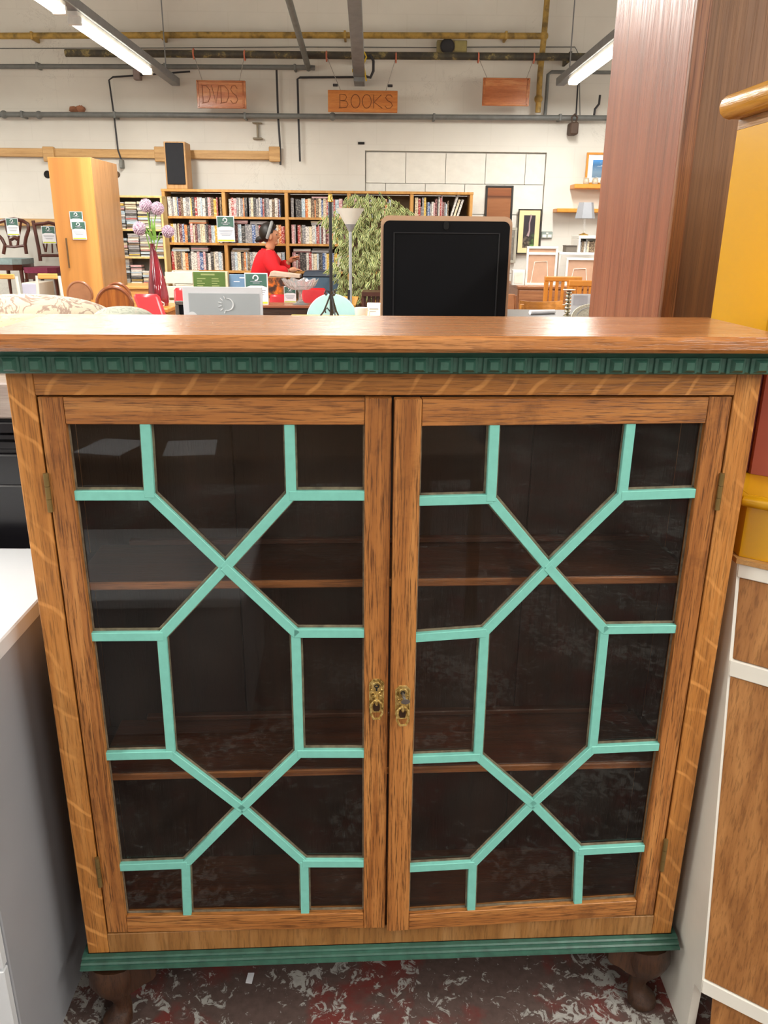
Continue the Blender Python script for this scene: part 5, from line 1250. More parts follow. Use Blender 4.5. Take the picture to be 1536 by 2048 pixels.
for k in range(3):
    a = k*2*PI/3+PI*0.97; ca, sa = math.cos(a), math.sin(a); S_ = 17*k_
    sc = [(0.006, zs-0.01), (0.02, zs+0.012), (0.038, zs+0.014), (0.046, zs-0.004), (0.036, zs-0.016), (0.028, zs-0.006)]
    lg = [(0.006, zs-0.01), (0.03, zs*0.6), (0.055, zs*0.28), (0.085, 0.012), (0.1, 0.006)]
    lo_ = [(0.008, 0.05), (0.03, 0.075), (0.045, 0.06), (0.04, 0.04)]
    for nm, pts, r_ in (('scroll', sc, 0.0055), ('leg', lg, 0.006), ('low_scroll', lo_, 0.005)):
        MB().tube([(p*ca, p*sa, z) for p, z in pts], r_, 7).build(nm, m_iron, t, True)
Y = 6.95; c = at(701, 600, Y); k_ = Y/FPX
m_shadew = plain('frosted_white_shade', '#d9d8d0', 0.35, var=0.03); m_silver = plain('pale_grey_metal', '#a9adb2', 0.35, 0.5)
zt6 = at(701, 417, Y).z; zm = at(701, 449, Y).z; zn = at(701, 462, Y).z
t = thing('uplighter', 'white torchiere floor lamp with a cone shade in front of the fig tree', 'lamp', (c.x, Y, 0))
MB().lathe([(0.13, 0), (0.13, 0.015), (0.1, 0.03), (0.012, 0.035)], n=24).build('base', m_silver, t, True)
MB().tube([(0, 0, 0.03), (0, 0, 1.2), (0, 0, zn)], 0.0125, 10).build('pole', m_silver, t, True)
MB().lathe([(3.2*k_, zn-0.005), (4.0*k_, zn), (10*k_, zm), (9.6*k_, zm+0.002)], n=24).build('shade_cup', m_silver, t, True)
MB().lathe([(10*k_, zm+0.0025), (26*k_, zt6), (25.4*k_, zt6), (9*k_, zm+0.008)], n=32).build('shade', m_shadew, t, True)
q = at(701, 592, Y); MB((0, 0, q.z)).tube([(-0.012, -0.012, 0.05), (-0.016, -0.014, -0.03)], 0.009, 8).build('switch', m_iron, t, True)
# fig tree
YT = 7.95
tb = at(712, 600, YT); base = Vector((tb.x, YT, 0))
t = thing('fig_tree', 'tall variegated weeping fig in front of the tall bookcase', 'tree', base)
MB().lathe([(0.15, 0), (0.2, 0.3), (0.21, 0.34), (0.19, 0.34), (0.17, 0.28)], n=20).build('pot', plain('terracotta', '#8a5038', 0.7), t, True)
m_bark = plain('grey_brown_bark', '#6b5a45', 0.8, var=0.2)
MB().tube([(0, 0, 0.28), (0.02, 0, 0.7), (-0.02, 0.02, 1.1), (0.01, 0, 1.5), (0, 0, 1.85)], [0.03, 0.025, 0.022, 0.015, 0.006], 8).build('trunk', m_bark, t, True)
lobes = [(715, 420, 32, 32), (700, 460, 40, 38), (672, 438, 30, 18), (720, 500, 44, 40), (700, 540, 40, 36), (720, 575, 36, 28), (690, 590, 24, 18), (770, 415, 34, 22), (800, 425, 22, 14), (760, 460, 40, 40), (745, 400, 26, 16), (755, 520, 40, 50), (707, 396, 14, 13)]
fol = []
for px, py, rx, ry in lobes:
    c = at(px, py, YT)-base; k_ = YT/FPX
    fol.append((c, rx*k_, ry*k_))
m_lg = plain('leaf_mid_green', '#4c6428', 0.5, var=0.45, scale=9); m_lc = plain('leaf_cream_edge', '#bfc283', 0.5, var=0.3, scale=9)
def leaf_pts(o, d, s_, L_):
    n_ = d.cross(s_).normalized(); a = o; b = o+d*L_*0.5-n_*L_*0.05; e = o+d*L_-n_*L_*0.22; w2 = L_*0.17
    return [a, b+s_*w2, b+s_*w2*0.45+n_*L_*0.02, b-s_*w2*0.45+n_*L_*0.02, b-s_*w2, e]
def add_leaf(m, o, d, s_, L_):
    P = [m._v(p) for p in leaf_pts(o, d, s_, L_)]
    m.mi = 1; m._f([P[0], P[1], P[2]]); m._f([P[1], P[5], P[2]]); m._f([P[0], P[3], P[4]]); m._f([P[4], P[3], P[5]])
    m.mi = 0; m._f([P[0], P[2], P[3]]); m._f([P[2], P[5], P[3]])
# twigs
tw = MB()
for c, rx, rz_ in fol:
    for k in range(3):
        e = c+Vector((random.uniform(-.8, .8)*rx, random.uniform(-.6, .6)*rx, random.uniform(-.7, .7)*rz_)); st = Vector((0, 0, max(0.6, min(1.8, e.z-0.25))))
        tw.tube([st, st.lerp(e, 0.5)+Vector((0, 0, 0.05)), e], [0.007, 0.005, 0.002], 5)
q = tw.build('twig', m_bark, t, True); q['kind'] = 'stuff'
lm_ = MB(); add_leaf(lm_, Vector(), Vector((0, 0, -1)), Vector((1, 0, 0)), 1.0); lf0 = lm_.build('leaf', [m_lg, m_lc], t, fix=False)
wsum = [rx*rz_ for _, rx, rz_ in fol]
big_m = MB(); first = True
for k in range(1750):
    c, rx, rz_ = random.choices(fol, wsum)[0]
    while True:
        q = Vector((random.uniform(-1, 1), random.uniform(-1, 1), random.uniform(-1, 1)))
        if 0.25 < q.length < 1: break
    p = c+Vector((q.x*rx, q.y*min(rx, 0.17), q.z*rz_)); d = Vector((q.x*0.5+random.uniform(-.5, .5), q.y*0.5+random.uniform(-.5, .5)-0.15, -0.75+random.uniform(-.4, .3))).normalized()
    s_ = d.cross(Vector((random.uniform(-.4, .4), 1, random.uniform(-.3, .3)))).normalized(); L_ = random.uniform(0.05, 0.085)
    if k < 290 and q.y < 0.1:
        o = lf0 if first else link_copy(lf0, t); first = False
        n_ = d.cross(s_).normalized(); o.location = p-Vector((0, 0.06, 0))
        o.rotation_euler = Matrix((s_, s_.cross(d) * 1, -d)).transposed().to_euler(); o.scale = (L_*1.1,)*3
    else: add_leaf(big_m, p, d, s_, L_)
q = big_m.build('foliage', [m_lg, m_lc], t, fix=False); q['kind'] = 'stuff'
# dark spindle plant stand, yellow chair, pale blue round chair, cups
Y = 7.62; x0, x1, z0, z1 = rect(724, 582, 770, 590, Y); m_mah2 = plain('mahogany_seat', '#4c2c24', 0.35, var=0.2)
t = thing('spindle_stool', 'dark mahogany spindled stool below the fig foliage', 'stool', ((x0+x1)/2, Y, 0)); hw = (x1-x0)/2
MB().prism([(-hw, -0.16), (hw, -0.16), (hw*0.95, 0.14), (-hw*0.95, 0.14)], z0, z1, 'z').build('seat', m_mah2, t)
for k in range(5): MB().tube([(-hw*0.75+k*hw*0.375, -0.1, z0), (-hw*0.75+k*hw*0.375, -0.1, z0-0.12), (-hw*0.75+k*hw*0.375, -0.1, 0.3)], [0.014, 0.02, 0.012], 8).build('spindle', m_mah2, t, True)
for s in (-1, 1):
    for y in (-0.12, 0.11): MB().tube([(s*hw*0.88, y, z0), (s*hw*0.88, y, 0.4), (s*hw*0.9, y, 0)], [0.016, 0.022, 0.014], 8).build('leg', m_mah2, t, True)
bxo('lower_rail', m_mah2, t, -hw*0.85, hw*0.85, -0.115, -0.085, 0.27, 0.30)
Y = 7.5; c = at(697, 593, Y); k_ = Y/FPX; m_ych = plain('honey_chair_wood', '#d39a3e', 0.4, var=0.08)
zt7 = c.z; zb7 = at(697, 612, Y).z
t = thing('honey_chair', 'honey yellow chair with a tapering back board behind the white torchiere pole', 'chair', (c.x, Y, 0))
MB().hexa([(-14*k_, -0.012, zb7), (14*k_, -0.012, zb7), (14*k_, 0.012, zb7), (-14*k_, 0.012, zb7), (-22*k_, 0.01, zt7), (20*k_, 0.01, zt7), (20*k_, 0.034, zt7), (-22*k_, 0.034, zt7)], 0.005).build('back_board', m_ych, t)
for s in (-1, 1): MB().tube([(s*10*k_, 0, zb7+0.01), (s*11*k_, 0, 0.45)], 0.016, 8).build('back_post', m_ych, t, True)
bxo('seat', m_ych, t, -20*k_, 20*k_, -0.4, 0.03, 0.42, 0.45, bev=0.006)
for s in (-1, 1):
    for y in (-0.36, 0.0): MB().tube([(s*17*k_, y, 0.42), (s*19*k_, y*1.05, 0)], 0.016, 8).build('leg', m_ych, t, True)
Y = 6.3; c = at(664, 640, Y); k_ = Y/FPX; R = 50*k_; m_pb = plain('pale_blue_paint', '#a9d4d6', 0.4, var=0.04)
t = thing('round_blue_table', 'pale blue round tilt-top table with its top tipped upright', 'table', (c.x, Y, 0))
MB((0, 0, c.z)).lathe([(R*0.97, -0.014), (R, -0.008), (R, 0.008), (R*0.97, 0.014)], n=40, axis='y').build('tabletop', m_pb, t)
MB().lathe([(0.05, 0.1), (0.03, 0.2), (0.035, c.z-R*0.6), (0.05, c.z-R*0.5)], (0, 0.075, 0), 12).build('column', m_pb, t, True)
bxo('tilt_block', m_pb, t, -0.05, 0.05, 0.0145, 0.12, c.z-R*0.5, c.z-R*0.2)
for k in range(3):
    a = PI/2+k*2*PI/3; MB((0, 0.075, 0)).tube([(0.03*math.cos(a), 0.03*math.sin(a), 0.16), (0.2*math.cos(a), 0.2*math.sin(a), 0.1), (0.28*math.cos(a), 0.28*math.sin(a), 0.016)], [0.025, 0.02, 0.016], 8).build('foot', m_pb, t, True)
def cup(label, r4, Y, z, mat=m_china):
    x0, x1, z0, z1 = rect(*r4, Y); R = (x1-x0)/2; h = z1-z
    t = thing('white_bowl', label, 'bowl', ((x0+x1)/2, Y, z))
    MB().lathe([(R*0.45, 0), (R*0.5, 0.006), (R*0.85, h*0.4), (R, h*0.95), (R, h), (R*0.94, h), (R*0.8, h*0.45), (R*0.1, h*0.2)], n=24).build('bowl', mat, t, True)
    MB().tube([(R*0.97, 0, h*0.88), (R*1.22, 0, h*0.8), (R*1.2, 0, h*0.5), (R*0.88, 0, h*0.42)], R*0.07, 6).build('handle', mat, t, True)
cup('white china cup with a handle, in front of the honey yellow chair', (709, 615, 736, 633), 5.35, PT_+0.0002)
x0, x1, z0, z1 = rect(734, 608, 764, 630, 5.6)
t = thing('white_carton', 'small white carton with faint grey print, beside the china cup', 'carton', ((x0+x1)/2, 5.6, PT_)); hw = (x1-x0)/2
bxo('carton_body', m_paper, t, -hw, hw, 0, 0.1, 0, z1-PT_, bev=0.003)
q = MB().box(-hw*0.7, hw*0.5, -0.0015, -0.0001, z1-PT_-0.035, z1-PT_-0.029).box(-hw*0.7, hw*0.2, -0.0015, -0.0001, z1-PT_-0.05, z1-PT_-0.045).build('print_line', m_gtext, t); q['kind'] = 'stuff'
x0, x1, z0, z1 = rect(347, 604, 374, 632, 1.84)
t = thing('black_photo_frame', 'corner of a black photo frame tucked behind the grey notice', 'frame', ((x0+x1)/2+0.006, 1.86, 1.2)); hw = 0.022; hh = z1-1.2
for a in ((-hw, hw, hh-0.008, hh), (-hw, hw, 0, 0.008), (-hw, -hw+0.008, 0.0082, hh-0.0082), (hw-0.008, hw, 0.0082, hh-0.0082)): bxo('frame_bar', plain('grey_brown_frame', '#6a625c', 0.4), t, a[0], a[1], 0, 0.012, a[2], a[3], bev=0.001)
bxo('backing', m_blk, t, -hw+0.0085, hw-0.0085, 0.004, 0.01, 0.0085, hh-0.0085)

# ---------------------------------------------------------------- right-hand corner by the white wall
def framed(name, label, r4, Y, fw, fmat, mount, mw, art, cat='picture', dep=0.025, z_floor=None):
    x0, x1, z0, z1 = rect(*r4, Y)
    if z_floor is not None: z0 = z_floor
    t = thing(name, label, cat, ((x0+x1)/2, Y, z0)); W, Hh = (x1-x0)/2, z1-z0
    for a in ((-W, W, Hh-fw, Hh), (-W, W, 0, fw), (-W, -W+fw, fw+0.0003, Hh-fw-0.0003), (W-fw, W, fw+0.0003, Hh-fw-0.0003)): bxo('frame_bar', fmat, t, a[0], a[1], 0, dep, a[2], a[3], bev=0.002)
    if mount: bxo('mount', mount, t, -W+fw+0.0005, W-fw-0.0005, 0.008, 0.012, fw+0.0005, Hh-fw-0.0005)
    bxo('print', art, t, -W+fw+mw+0.001, W-fw-mw-0.001, 0.006, 0.0078, fw+mw+0.001, Hh-fw-mw-0.001)
    return t
m_blkf = plain('black_frame', '#211f1e', 0.4); m_cmount = plain('cream_mount', '#e0cf9e', 0.7, var=0.03); m_pinef = plain('orange_pine_frame', '#c98732', 0.4, var=0.08)
m_brn = NT('painted_brown_reflection'); v = m_brn.coords((0.3, 1, 1)); z_ = m_brn.new('ShaderNodeSeparateXYZ'); m_brn.link(v, z_.inputs[0]); mr = m_brn.new('ShaderNodeMapRange'); mr.inputs[1].default_value = 0.1; mr.inputs[2].default_value = 0.85; m_brn.link(z_.outputs[2], mr.inputs[0])  # mirror face, the reflected brown shelf put in as colour
g = m_brn.ramp(mr.outputs[0], [(0.0, '#8c5634'), (0.58, '#9a6540'), (0.62, '#4e2c1a'), (0.64, '#8a5030'), (0.82, '#96603c'), (0.86, '#5a3826'), (0.9, '#b79c8c'), (0.95, '#8e8c92')])
m_brn.color(m_brn.mix(m_brn.ramp(m_brn.noise(m_brn.coords((4, 4, 40)), 1, 3), [(0.4, 0.0), (0.7, 0.3)]), g, '#6e3f24')); m_brn = m_brn.set(Roughness=0.25)
framed('brown_mirror', 'black-framed mirror on the wall above the black screen, its brown reflection painted on', (969, 371, 1024, 500), WY+0.012, 0.022, m_blkf, None, 0, m_brn)
m_pea = NT('dark_bird_print'); v = m_pea.coords(); n = m_pea.noise(v, 28, 4); sx_ = m_pea.new('ShaderNodeSeparateXYZ'); m_pea.link(v, sx_.inputs[0])
low = m_pea.ramp(sx_.outputs[2], [(0.10, 1.0), (0.24, 0.0)]); grn = m_pea.ramp(sx_.outputs[0], [(0.0, 0.0), (0.03, 1.0)])
k1 = m_pea.mix(m_pea.ramp(n, [(0.45, 0.0), (0.6, 1.0)]), '#2e3a22', '#5f8a48'); k2 = m_pea.mix(m_pea.ramp(n, [(0.45, 0.0), (0.6, 1.0)]), '#3a342e', '#7a6c5c')
m_pea.color(m_pea.mix(low, '#332c33', m_pea.mix(grn, k2, k1))); m_pea = m_pea.set(Roughness=0.3)
t = framed('bird_picture', 'tall picture of a pale long-necked bird in a cream mount, on the white wall', (1035, 418, 1081, 508), WY-0.03, 0.012, m_blkf, m_cmount, 0.052, m_pea)
c = at(1058, 430, WY-0.03)
MB().tube([(0.01, 0.005, 0.42), (0.014, 0.005, 0.40), (0.0, 0.005, 0.33), (0.004, 0.005, 0.25), (-0.012, 0.005, 0.19)], [0.006, 0.009, 0.008, 0.009, 0.016], 8).build('bird_neck', plain('pale_mauve', '#a58f92', 0.6), t, True)
framed('slim_picture', 'narrow grey picture frame partly hidden behind the right edge of the black screen', (1012, 455, 1033, 526), WY-0.03, 0.03, plain('grey_frame_paint', '#a7a497', 0.5), None, 0, plain('grey_photo', '#77736c', 0.4, var=0.4, scale=30))
# shelves and their things
m_osh = plain('orange_shelf_wood', '#cf8a34', 0.4, var=0.1)
def shelf(label, r4, dep=0.22):
    x0, x1, z0, z1 = rect(*r4, WY-dep)
    o = MB().box(x0, x1+0.25, WY-dep, WY-0.0005, z0, z1, 0.006).build('wall_shelf', m_osh); tag(o, label, 'shelf'); return x0, x1, z1
sx0_, sx1_, s1z = shelf('upper orange wooden wall shelf bearing the seascape', (1149, 368, 1206, 377))
shelf('lower orange wooden wall shelf behind the grey lamp shade', (1114, 417, 1200, 425))
m_sea = NT('seascape_print'); v = m_sea.coords(); s3 = m_sea.new('ShaderNodeSeparateXYZ'); m_sea.link(v, s3.inputs[0]); n = m_sea.noise(m_sea.coords((6, 6, 30)), 1.5, 4)
g = m_sea.ramp(s3.outputs[2], [(0.05, '#5c7288'), (0.13, '#6f8ba3'), (0.2, '#3d6a97'), (0.24, '#3f86c8'), (0.3, '#5fa2dc')])
m_sea.color(m_sea.mix(m_sea.ramp(n, [(0.6, 0.0), (0.66, 0.7)]), g, '#c6d4dc')); m_sea = m_sea.set(Roughness=0.3)
framed('seascape_picture', 'blue seascape in a white mount and orange pine frame on the upper shelf', (1172, 305, 1222, 367), WY-0.1, 0.022, m_pinef, plain('white_mount', '#e9e9e6', 0.7), 0.05, m_sea, z_floor=s1z)
m_jar = plain('mottled_jar', '#b9ab97', 0.4, var=0.25, scale=50)
for px, lab in ((1172, 'left of the little mottled jars on the upper orange shelf'), (1190, 'middle one of the little mottled jars on the upper orange shelf'), (1206, 'little mottled jar at the right end of the upper orange shelf')):
    c = at(px, 366, WY-0.17); t = thing('jar', lab, 'jar', (c.x, WY-0.17, s1z), group='jars on the upper shelf')
    MB().lathe([(0.026, 0), (0.032, 0.008), (0.034, 0.035), (0.028, 0.05), (0.027, 0.053)], n=16).build('jar_body', m_jar, t, True)
    MB().lathe([(0.03, 0.0535), (0.03, 0.062), (0.012, 0.067)], n=16).build('jar_lid', m_gold if px == 1206 else m_jar, t, True)
c = at(1093, 470, WY); t = thing('wall_socket', 'grey metal double wall socket on the white wall between the picture and the lamp', 'socket', (c.x, WY, c.z))
bxo('face_plate', plain('brushed_plate', '#93a09b', 0.4, 0.4), t, -0.062, 0.062, -0.03, -0.0005, -0.038, 0.038, bev=0.006)
for x in (-0.03, 0.03): bxo('socket_insert', m_china, t, x-0.022, x+0.022, -0.034, -0.0305, -0.026, 0.004, bev=0.003)
bxo('rocker', m_china, t, -0.012, 0.012, -0.034, -0.0305, 0.01, 0.026, bev=0.003)
# chest of drawers carrying boards and the white unit
CHY = 8.6; zc_ = at(1070, 572, CHY).z; xa = at(1034, 575, CHY).x; xb = xa+1.15
m_chest = wood('brown_chest_wood', '#7a4a2c', '#95603c', '#a8714a', 'x', 0.35, pores=0.25)
t = thing('brown_chest', 'brown wooden chest of drawers below the picture boards, right of the black screen', 'chest', ((xa+xb)/2, CHY+0.4, 0)); hw = (xb-xa)/2
bxo('top_board', m_chest, t, -hw, hw, -0.42, 0.45, zc_-0.03, zc_, bev=0.004); bxo('carcass', m_chest, t, -hw+0.01, hw-0.01, -0.4, 0.45, 0, zc_-0.0305)
for k in range(4):
    for i in range(2):
        d = bxo('drawer', m_chest, t, -hw+0.02+i*(hw-0.01), -0.01+i*(hw-0.01), -0.418, -0.4005, zc_-0.25-k*0.23, zc_-0.045-k*0.23, bev=0.004)
        MB().lathe([(0.008, -0.418), (0.008, -0.43), (0.018, -0.436), (0.012, -0.446)], (-hw+0.02+i*(hw-0.01)+hw*0.48, 0, zc_-0.15-k*0.23), 10, 'y').build('knob', m_gold, d, True)
m_cwht = plain('white_canvas_edge', '#e6e3da', 0.6); m_tanb = plain('tan_backing', '#c09a80', 0.7, var=0.05)
def canvas(label, r4, Y, barh=None):
    x0, x1, z0, z1 = rect(*r4, Y); z0 = zc_; t = thing('canvas_frame', label, 'frame', ((x0+x1)/2, Y, z0+0.0005)); W, Hh = (x1-x0)/2, z1-z0; f = 0.022
    for a in ((-W, W, Hh-f, Hh), (-W, W, 0, f), (-W, -W+f, f+0.0003, Hh-f-0.0003), (W-f, W, f+0.0003, Hh-f-0.0003)): bxo('frame_bar', m_cwht, t, a[0], a[1], 0, 0.03, a[2], a[3], bev=0.002)
    bxo('backing', m_tanb, t, -W+f+0.0005, W-f-0.0005, 0.015, 0.02, f+0.0005, Hh-f-0.0005)
    if barh: bxo('cross_bar', m_cwht, t, -W+f+0.0005, W-f-0.0005, 0.004, 0.0148, Hh*barh-0.012, Hh*barh+0.012)
    MB().tube([(-W*0.62, 0.012, f), (-W*0.45, 0.012, Hh*0.6), (W*0.35, 0.012, Hh*0.62), (W*0.5, 0.012, f)], 0.004, 5).build('hanging_cord', m_cwht, t)
canvas('back of a white-edged canvas with tan backing, standing left on the brown chest', (1052, 493, 1114, 571), 8.72, 0.82)
canvas('white-edged canvas standing right on the brown chest, in front of the white unit', (1131, 516, 1191, 575), 8.68)
xa2, xb2 = at(1116, 540, 8.85).x, at(1196, 540, 8.85).x; zu = at(1160, 505, 8.85).z; zuu = at(1170, 471, 8.85).z; xm = at(1157, 490, 8.85).x
m_wu = plain('white_unit_paint', '#e2e1dc', 0.45, var=0.03)
t = thing('white_unit', 'stepped white shelf unit on the brown chest, carrying the grey-shaded lamp', 'unit', ((xa2+xb2)/2, 8.9, zc_))
ou = (-(xa2+xb2)/2, -8.9, -zc_); xr_ = xb2+0.18
MB(ou).box(xa2, xr_, 8.85, 9.2, zu-0.025, zu, 0.002).build('shelf', m_wu, t); MB(ou).box(xm, xr_, 8.85, 9.2, zuu-0.03, zuu, 0.002).build('top_board', m_wu, t)
for x, z1 in ((xa2, zu-0.0255), (xr_-0.02, zu-0.0255)): MB(ou).box(x, x+0.02, 8.852, 9.2, zc_+0.0005, z1, 0.002).build('side_panel', m_wu, t)
for x in (xm, xr_-0.02): MB(ou).box(x, x+0.02, 8.852, 9.2, zu+0.0003, zuu-0.0305, 0.002).build('side_panel', m_wu, t)
MB(ou).box(xm+0.0205, xr_-0.0205, 9.185, 9.2, zu+0.0005, zuu-0.031).build('back_panel', m_wu, t)
x = xm+0.03
for k in range(9):
    col = random.choice(['cream', 'white', 'brown', 'grey', 'cream', 'black']); o = case_obj('book', col); th = random.choice((0.014, 0.02, 0.026)); hh = (zuu-zu)*random.uniform(0.58, 0.8)
    o.scale = (th-0.001, 0.14, hh); o.location = (x+th/2, 8.9, zu+0.0005); tag(o, f'{col} book, {ORD[k]} from the left in the white unit under the grey lamp', 'book', 'books in the white unit'); x += th
x0, x1, z0, z1 = rect(1133, 491, 1156, 505, 8.88)
t = thing('grey_box', 'dark grey-brown box on the white unit, left of its books', 'box', ((x0+x1)/2, 8.9, zu+0.0003)); hw = (x1-x0)/2
bxo('box_body', plain('grey_brown_box', '#6a6259', 0.6, var=0.1), t, -hw, hw, 0, 0.16, 0, (z1-z0)*0.8, bev=0.004); bxo('lid', plain('grey_brown_lid', '#5a534c', 0.6), t, -hw-0.003, hw+0.003, -0.003, 0.163, (z1-z0)*0.8+0.0005, z1-z0, bev=0.003)
Y = 9.0; c = at(1167, 470, Y); k_ = Y/FPX; zl0, zl1 = at(1167, 437, Y).z-zuu, at(1167, 405, Y).z-zuu
m_gsh = plain('grey_satin_shade', '#8d9096', 0.5, var=0.04)
t = thing('table_lamp', 'table lamp with grey shade and clear glass stem on the white unit', 'lamp', (c.x, Y, zuu+0.0002))
MB().lathe([(9*k_, 0), (9*k_, 0.008), (3*k_, 0.02), (1.6*k_, 0.026)], n=18).build('base', m_gold, t, True)
MB().lathe([(1.4*k_, 0.0265), (2.2*k_, 0.05), (1.4*k_, 0.075), (2.6*k_, 0.105), (1.4*k_, 0.13), (2.2*k_, 0.155), (1.2*k_, zl0+0.02)], n=14).build('glass_stem', m_cut, t, True)
MB().lathe([(19*k_, zl0), (13.5*k_, zl1), (13*k_, zl1), (18.5*k_, zl0)], n=6).build('shade', m_gsh, t)
x0, x1, z0, z1 = rect(1022, 540, 1046, 571, 8.66)
t = thing('white_box', 'small white box with an embossed front at the left end of the brown chest', 'box', ((x0+x1)/2+0.02, 8.68, zc_+0.0003)); hw = (x1-x0)/2
bxo('box_body', m_wu, t, -hw, hw, 0, 0.1, 0, z1-zc_, bev=0.004); bxo('embossed_panel', plain('cream_panel', '#d9d6c8', 0.6), t, -hw*0.75, hw*0.75, -0.003, -0.0003, (z1-zc_)*0.12, (z1-zc_)*0.85, bev=0.002)
# slat-back chairs
m_och = plain('orange_beech', '#d18632', 0.35, var=0.1)
def slat_chair(label, r4, Y, zbot_px, nsl):
    x0, x1, z0, z1 = rect(r4[0], r4[1], r4[2], r4[3], Y); zb2 = 0.52; W = (x1-x0)/2
    t = thing('slat_back_chair', label, 'chair', ((x0+x1)/2, Y, 0)); th = (z1-z0)
    bxo('top_rail', m_och, t, -W, W, -0.014, 0.014, z0, z1, bev=0.006)
    for k in range(nsl):
        x = -W*0.62+k*W*1.24/(nsl-1); bxo('slat', m_och, t, x-0.013, x+0.013, -0.006, 0.006, zb2+0.0003, z0-0.0003, bev=0.002)
    bxo('lower_rail', m_och, t, -W*0.88, W*0.88, -0.012, 0.012, zb2-0.04, zb2)
    for s in (-1, 1): bxo('back_post', m_och, t, *sorted((s*W, s*(W-0.035))), -0.014, 0.014, 0, z0-0.0003, bev=0.004)
    for s in (-1, 1): bxo('front_leg', m_och, t, *sorted((s*W, s*(W-0.035))), -0.43, -0.395, 0, 0.4295, bev=0.004)
    bxo('seat', m_och, t, -W, W, -0.44, -0.016, 0.43, 0.46, bev=0.008)
slat_chair('orange slat-backed chair in front of the tan canvas', (1089, 553, 1164, 563), 6.9, 600, 5)
slat_chair('orange slat-backed chair beside the tall wardrobe, nearer than its twin', (1137, 561, 1206, 573), 6.3, 600, 5)
# curved-back plywood chair and dark table with small things
Y = 5.78; m_cpl = wood('curved_plywood', '#9a6224', '#b5762e', '#c88a40', 'x', 0.35, pores=0.15)
x0, x1, z0, z1 = rect(1034, 599, 1118, 626, Y); W = (x1-x0)/2; xc = (x0+x1)/2
t = thing('curved_back_chair', 'plywood chair with a wide curved back, below the brown chest', 'chair', (xc, Y, 0))
m = MB(); n = 12; A = []; 
for i in range(n+1):
    u_ = -1+2*i/n; y = -0.10*(1-u_*u_)+0.10; y = 0.10*(u_*u_)-0.10
    A.append([m._v((u_*W, -y-0.1, z0)), m._v((u_*W, -y-0.1, z1-0.015*(1-u_*u_))), m._v((u_*W, -y-0.085, z1-0.015*(1-u_*u_))), m._v((u_*W, -y-0.085, z0))])
for a, b in zip(A, A[1:]):
    for j in range(4): m._f([a[j], a[(j+1) % 4], b[(j+1) % 4], b[j]])
m._f(A[0]); m._f(A[-1][::-1]); m.build('backrest', m_cpl, t, True)
for s in (-1, 1):
    MB().tube([(s*W*0.97, -0.17, z1-0.02), (s*W*0.97, -0.12, 0.5), (s*W, -0.05, 0)], 0.014, 8).build('leg', m_cpl, t, True)
    MB().tube([(s*W*0.9, -0.55, 0.43), (s*W*0.95, -0.57, 0)], 0.014, 8).build('leg', m_cpl, t, True)
bxo('seat', m_cpl, t, -W*0.95, W*0.95, -0.57, -0.14, 0.43, 0.45, bev=0.005)
Y = 6.4; x0, x1, z0, z1 = rect(1008, 588, 1030, 632, Y)
t = thing('folding_chair', 'brown folding chair seen edge-on at the right edge of the black screen', 'chair', ((x0+x1)/2, Y, 0)); hw = (x1-x0)/2
bxo('back_board', plain('rosy_wood', '#a8714c', 0.4, var=0.15), t, -hw, hw, 0, 0.02, 0.7, z1, bev=0.006)
for s, lx in ((-1, 0.0), (1, 0.05)): MB().tube([(s*hw, 0.0, z1-0.01), (s*hw+lx, 0.02, 0.75), (s*hw+lx*2, 0.15, 0)], 0.014, 8).build('leg', m_chw, t, True)
for s in (-1, 1): MB().tube([(s*hw*0.9, 0.01, 0.72), (s*hw*0.9, -0.3, 0)], 0.014, 8).build('leg', m_chw, t, True)
bxo('seat', m_chw, t, -hw, hw, -0.3, 0.0, 0.43, 0.45, bev=0.004)
TY = 4.5; tzz = at(1070, 628, TY+0.3).z
m_dgt = plain('dark_grey_top', '#4c4a4a', 0.35, var=0.08)
table('dark_table', 'dark grey table just visible over the bookcase top, right of the black screen', at(1005, 628, TY).x, at(1200, 628, TY).x, TY, TY+0.6, tzz, m_dgt)
c0, c1 = at(1060, 626, TY+0.25), at(1114, 624, TY+0.25)
tag(MB().tube([(c0.x, TY+0.25, tzz+0.013), (c1.x, TY+0.32, tzz+0.013)], 0.0125, 12).build('paper_roll', m_paper, None, True), 'rolled white paper lying on the dark grey table', 'paper')
Y = TY+0.2; c = at(1134, 632, Y); k_ = Y/FPX; zt8 = at(1134, 579, Y).z-tzz
m_sil = plain('mirror_silver', '#c9c3ae', 0.12, 0.95, var=0.05)
t = thing('ball_candlestick', 'candlestick of stacked silver balls with a flat top plate on the dark table', 'candlestick', (c.x, Y, tzz+0.0003))
MB().lathe([(8*k_, 0), (8*k_, 0.004), (3*k_, 0.012), (2.5*k_, 0.014)], n=18).build('base', m_sil, t, True)
nb_ = 6; bh_ = (zt8-0.02)/nb_
for k in range(nb_): MB().ball((0, 0, 0.014+bh_*(k+0.5)), 6.2*k_, 6.2*k_, bh_*0.52, 14, 10).build('ball', m_sil, t, True)
MB().lathe([(11*k_, zt8-0.005), (12*k_, zt8-0.003), (12*k_, zt8), (4*k_, zt8)], n=20).build('top_plate', plain('pinkish_plate', '#cbb0a0', 0.4), t, True)
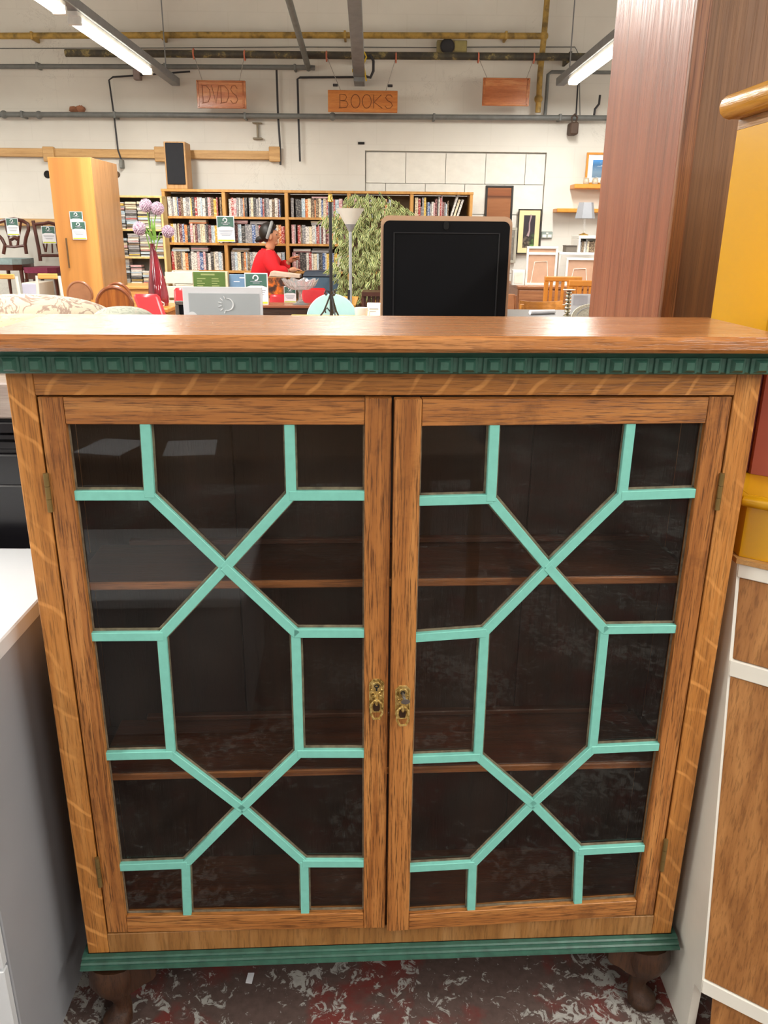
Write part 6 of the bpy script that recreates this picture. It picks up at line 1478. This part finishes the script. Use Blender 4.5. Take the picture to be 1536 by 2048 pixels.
def card(name, label, r4, Y, mat, arch=False):
    x0, x1, z0, z1 = rect(*r4, Y); W = (x1-x0)/2; Hh = z1-tzz; t = thing(name, label, 'card', ((x0+x1)/2, Y, tzz+0.0003))
    if arch: MB().prism([(-W, 0), (W, 0), (W, Hh)]+[(W-2*W*math.sin(k*PI/16), Hh*math.cos(k*PI/16)) for k in range(1, 8)], 0, 0.012, 'y').build('card_body', mat, t)
    else: bxo('card_body', mat, t, -W, W, 0, 0.004, 0, Hh)
    return t, W, Hh
t, W, Hh = card('white_card', 'white card with a grey printed panel behind the cream arched card', (1142, 588, 1180, 632), TY+0.32, m_paper)
bxo('grey_panel', plain('pale_grey_print', '#c3c2ca', 0.6), t, -W*0.8, W*0.7, -0.0012, -0.0003, Hh*0.45, Hh*0.93)
t, W, Hh = card('arched_card', 'cream quarter-round card with a floral border, next to the tall wardrobe', (1144, 608, 1183, 634), TY+0.14, fabric('floral_paper', '#ddd8c6', '#b9b3a0', 60), True)
MB().tube([(W-1.5*W*math.sin(k*PI/16), -0.002, Hh*0.75*math.cos(k*PI/16)) for k in range(0, 9)], 0.0015, 5).build('border_line', m_gtext, t)
# furniture added behind the viewer to give the bookcase glass its faint reflections
t = thing('added_pale_box', 'pale low box added behind the viewer for the grey reflection in the left glass door', 'box', (-0.75, -0.07, 0))
bxo('box_body', m_lam, t, -0.42, 0.38, -0.3, 0.31, 0.0, 0.465, bev=0.004); bxo('lid', m_lam2, t, -0.43, 0.39, -0.31, 0.32, 0.4655, 0.5, bev=0.004)
table('brown_table', 'brown table added behind the viewer for reflections in the glass doors', -1.5, 0.75, -1.5, -0.5, 0.75, m_ltab)
for i, (x, y, rz_, lab) in enumerate(((-0.98, -0.66, 0.25, 'left of two white sheets on the table behind the viewer'), (-0.66, -0.64, -0.1, 'right of two white sheets on the table behind the viewer'))):
    o = bxo('paper_sheet', m_paper, None, -0.1, 0.1, -0.12, 0.12, 0, 0.0015); o.location = (x, y, 0.7502); o.rotation_euler = (0, 0, rz_); tag(o, lab, 'paper')
# litter on the floor
c = at(500, 1957, Z=0); tag(MB(c).hexa([(-.008, -.012, 0.0005), (.006, -.014, 0.0005), (.008, .012, 0.0005), (-.006, .013, 0.0005), (-.008, -.012, 0.0025), (.006, -.014, 0.003), (.008, .012, 0.0035), (-.006, .013, 0.002)]).build('paper_scrap', m_paper), 'tiny white scrap of paper on the floor under the bookcase', 'scrap')
#@@END
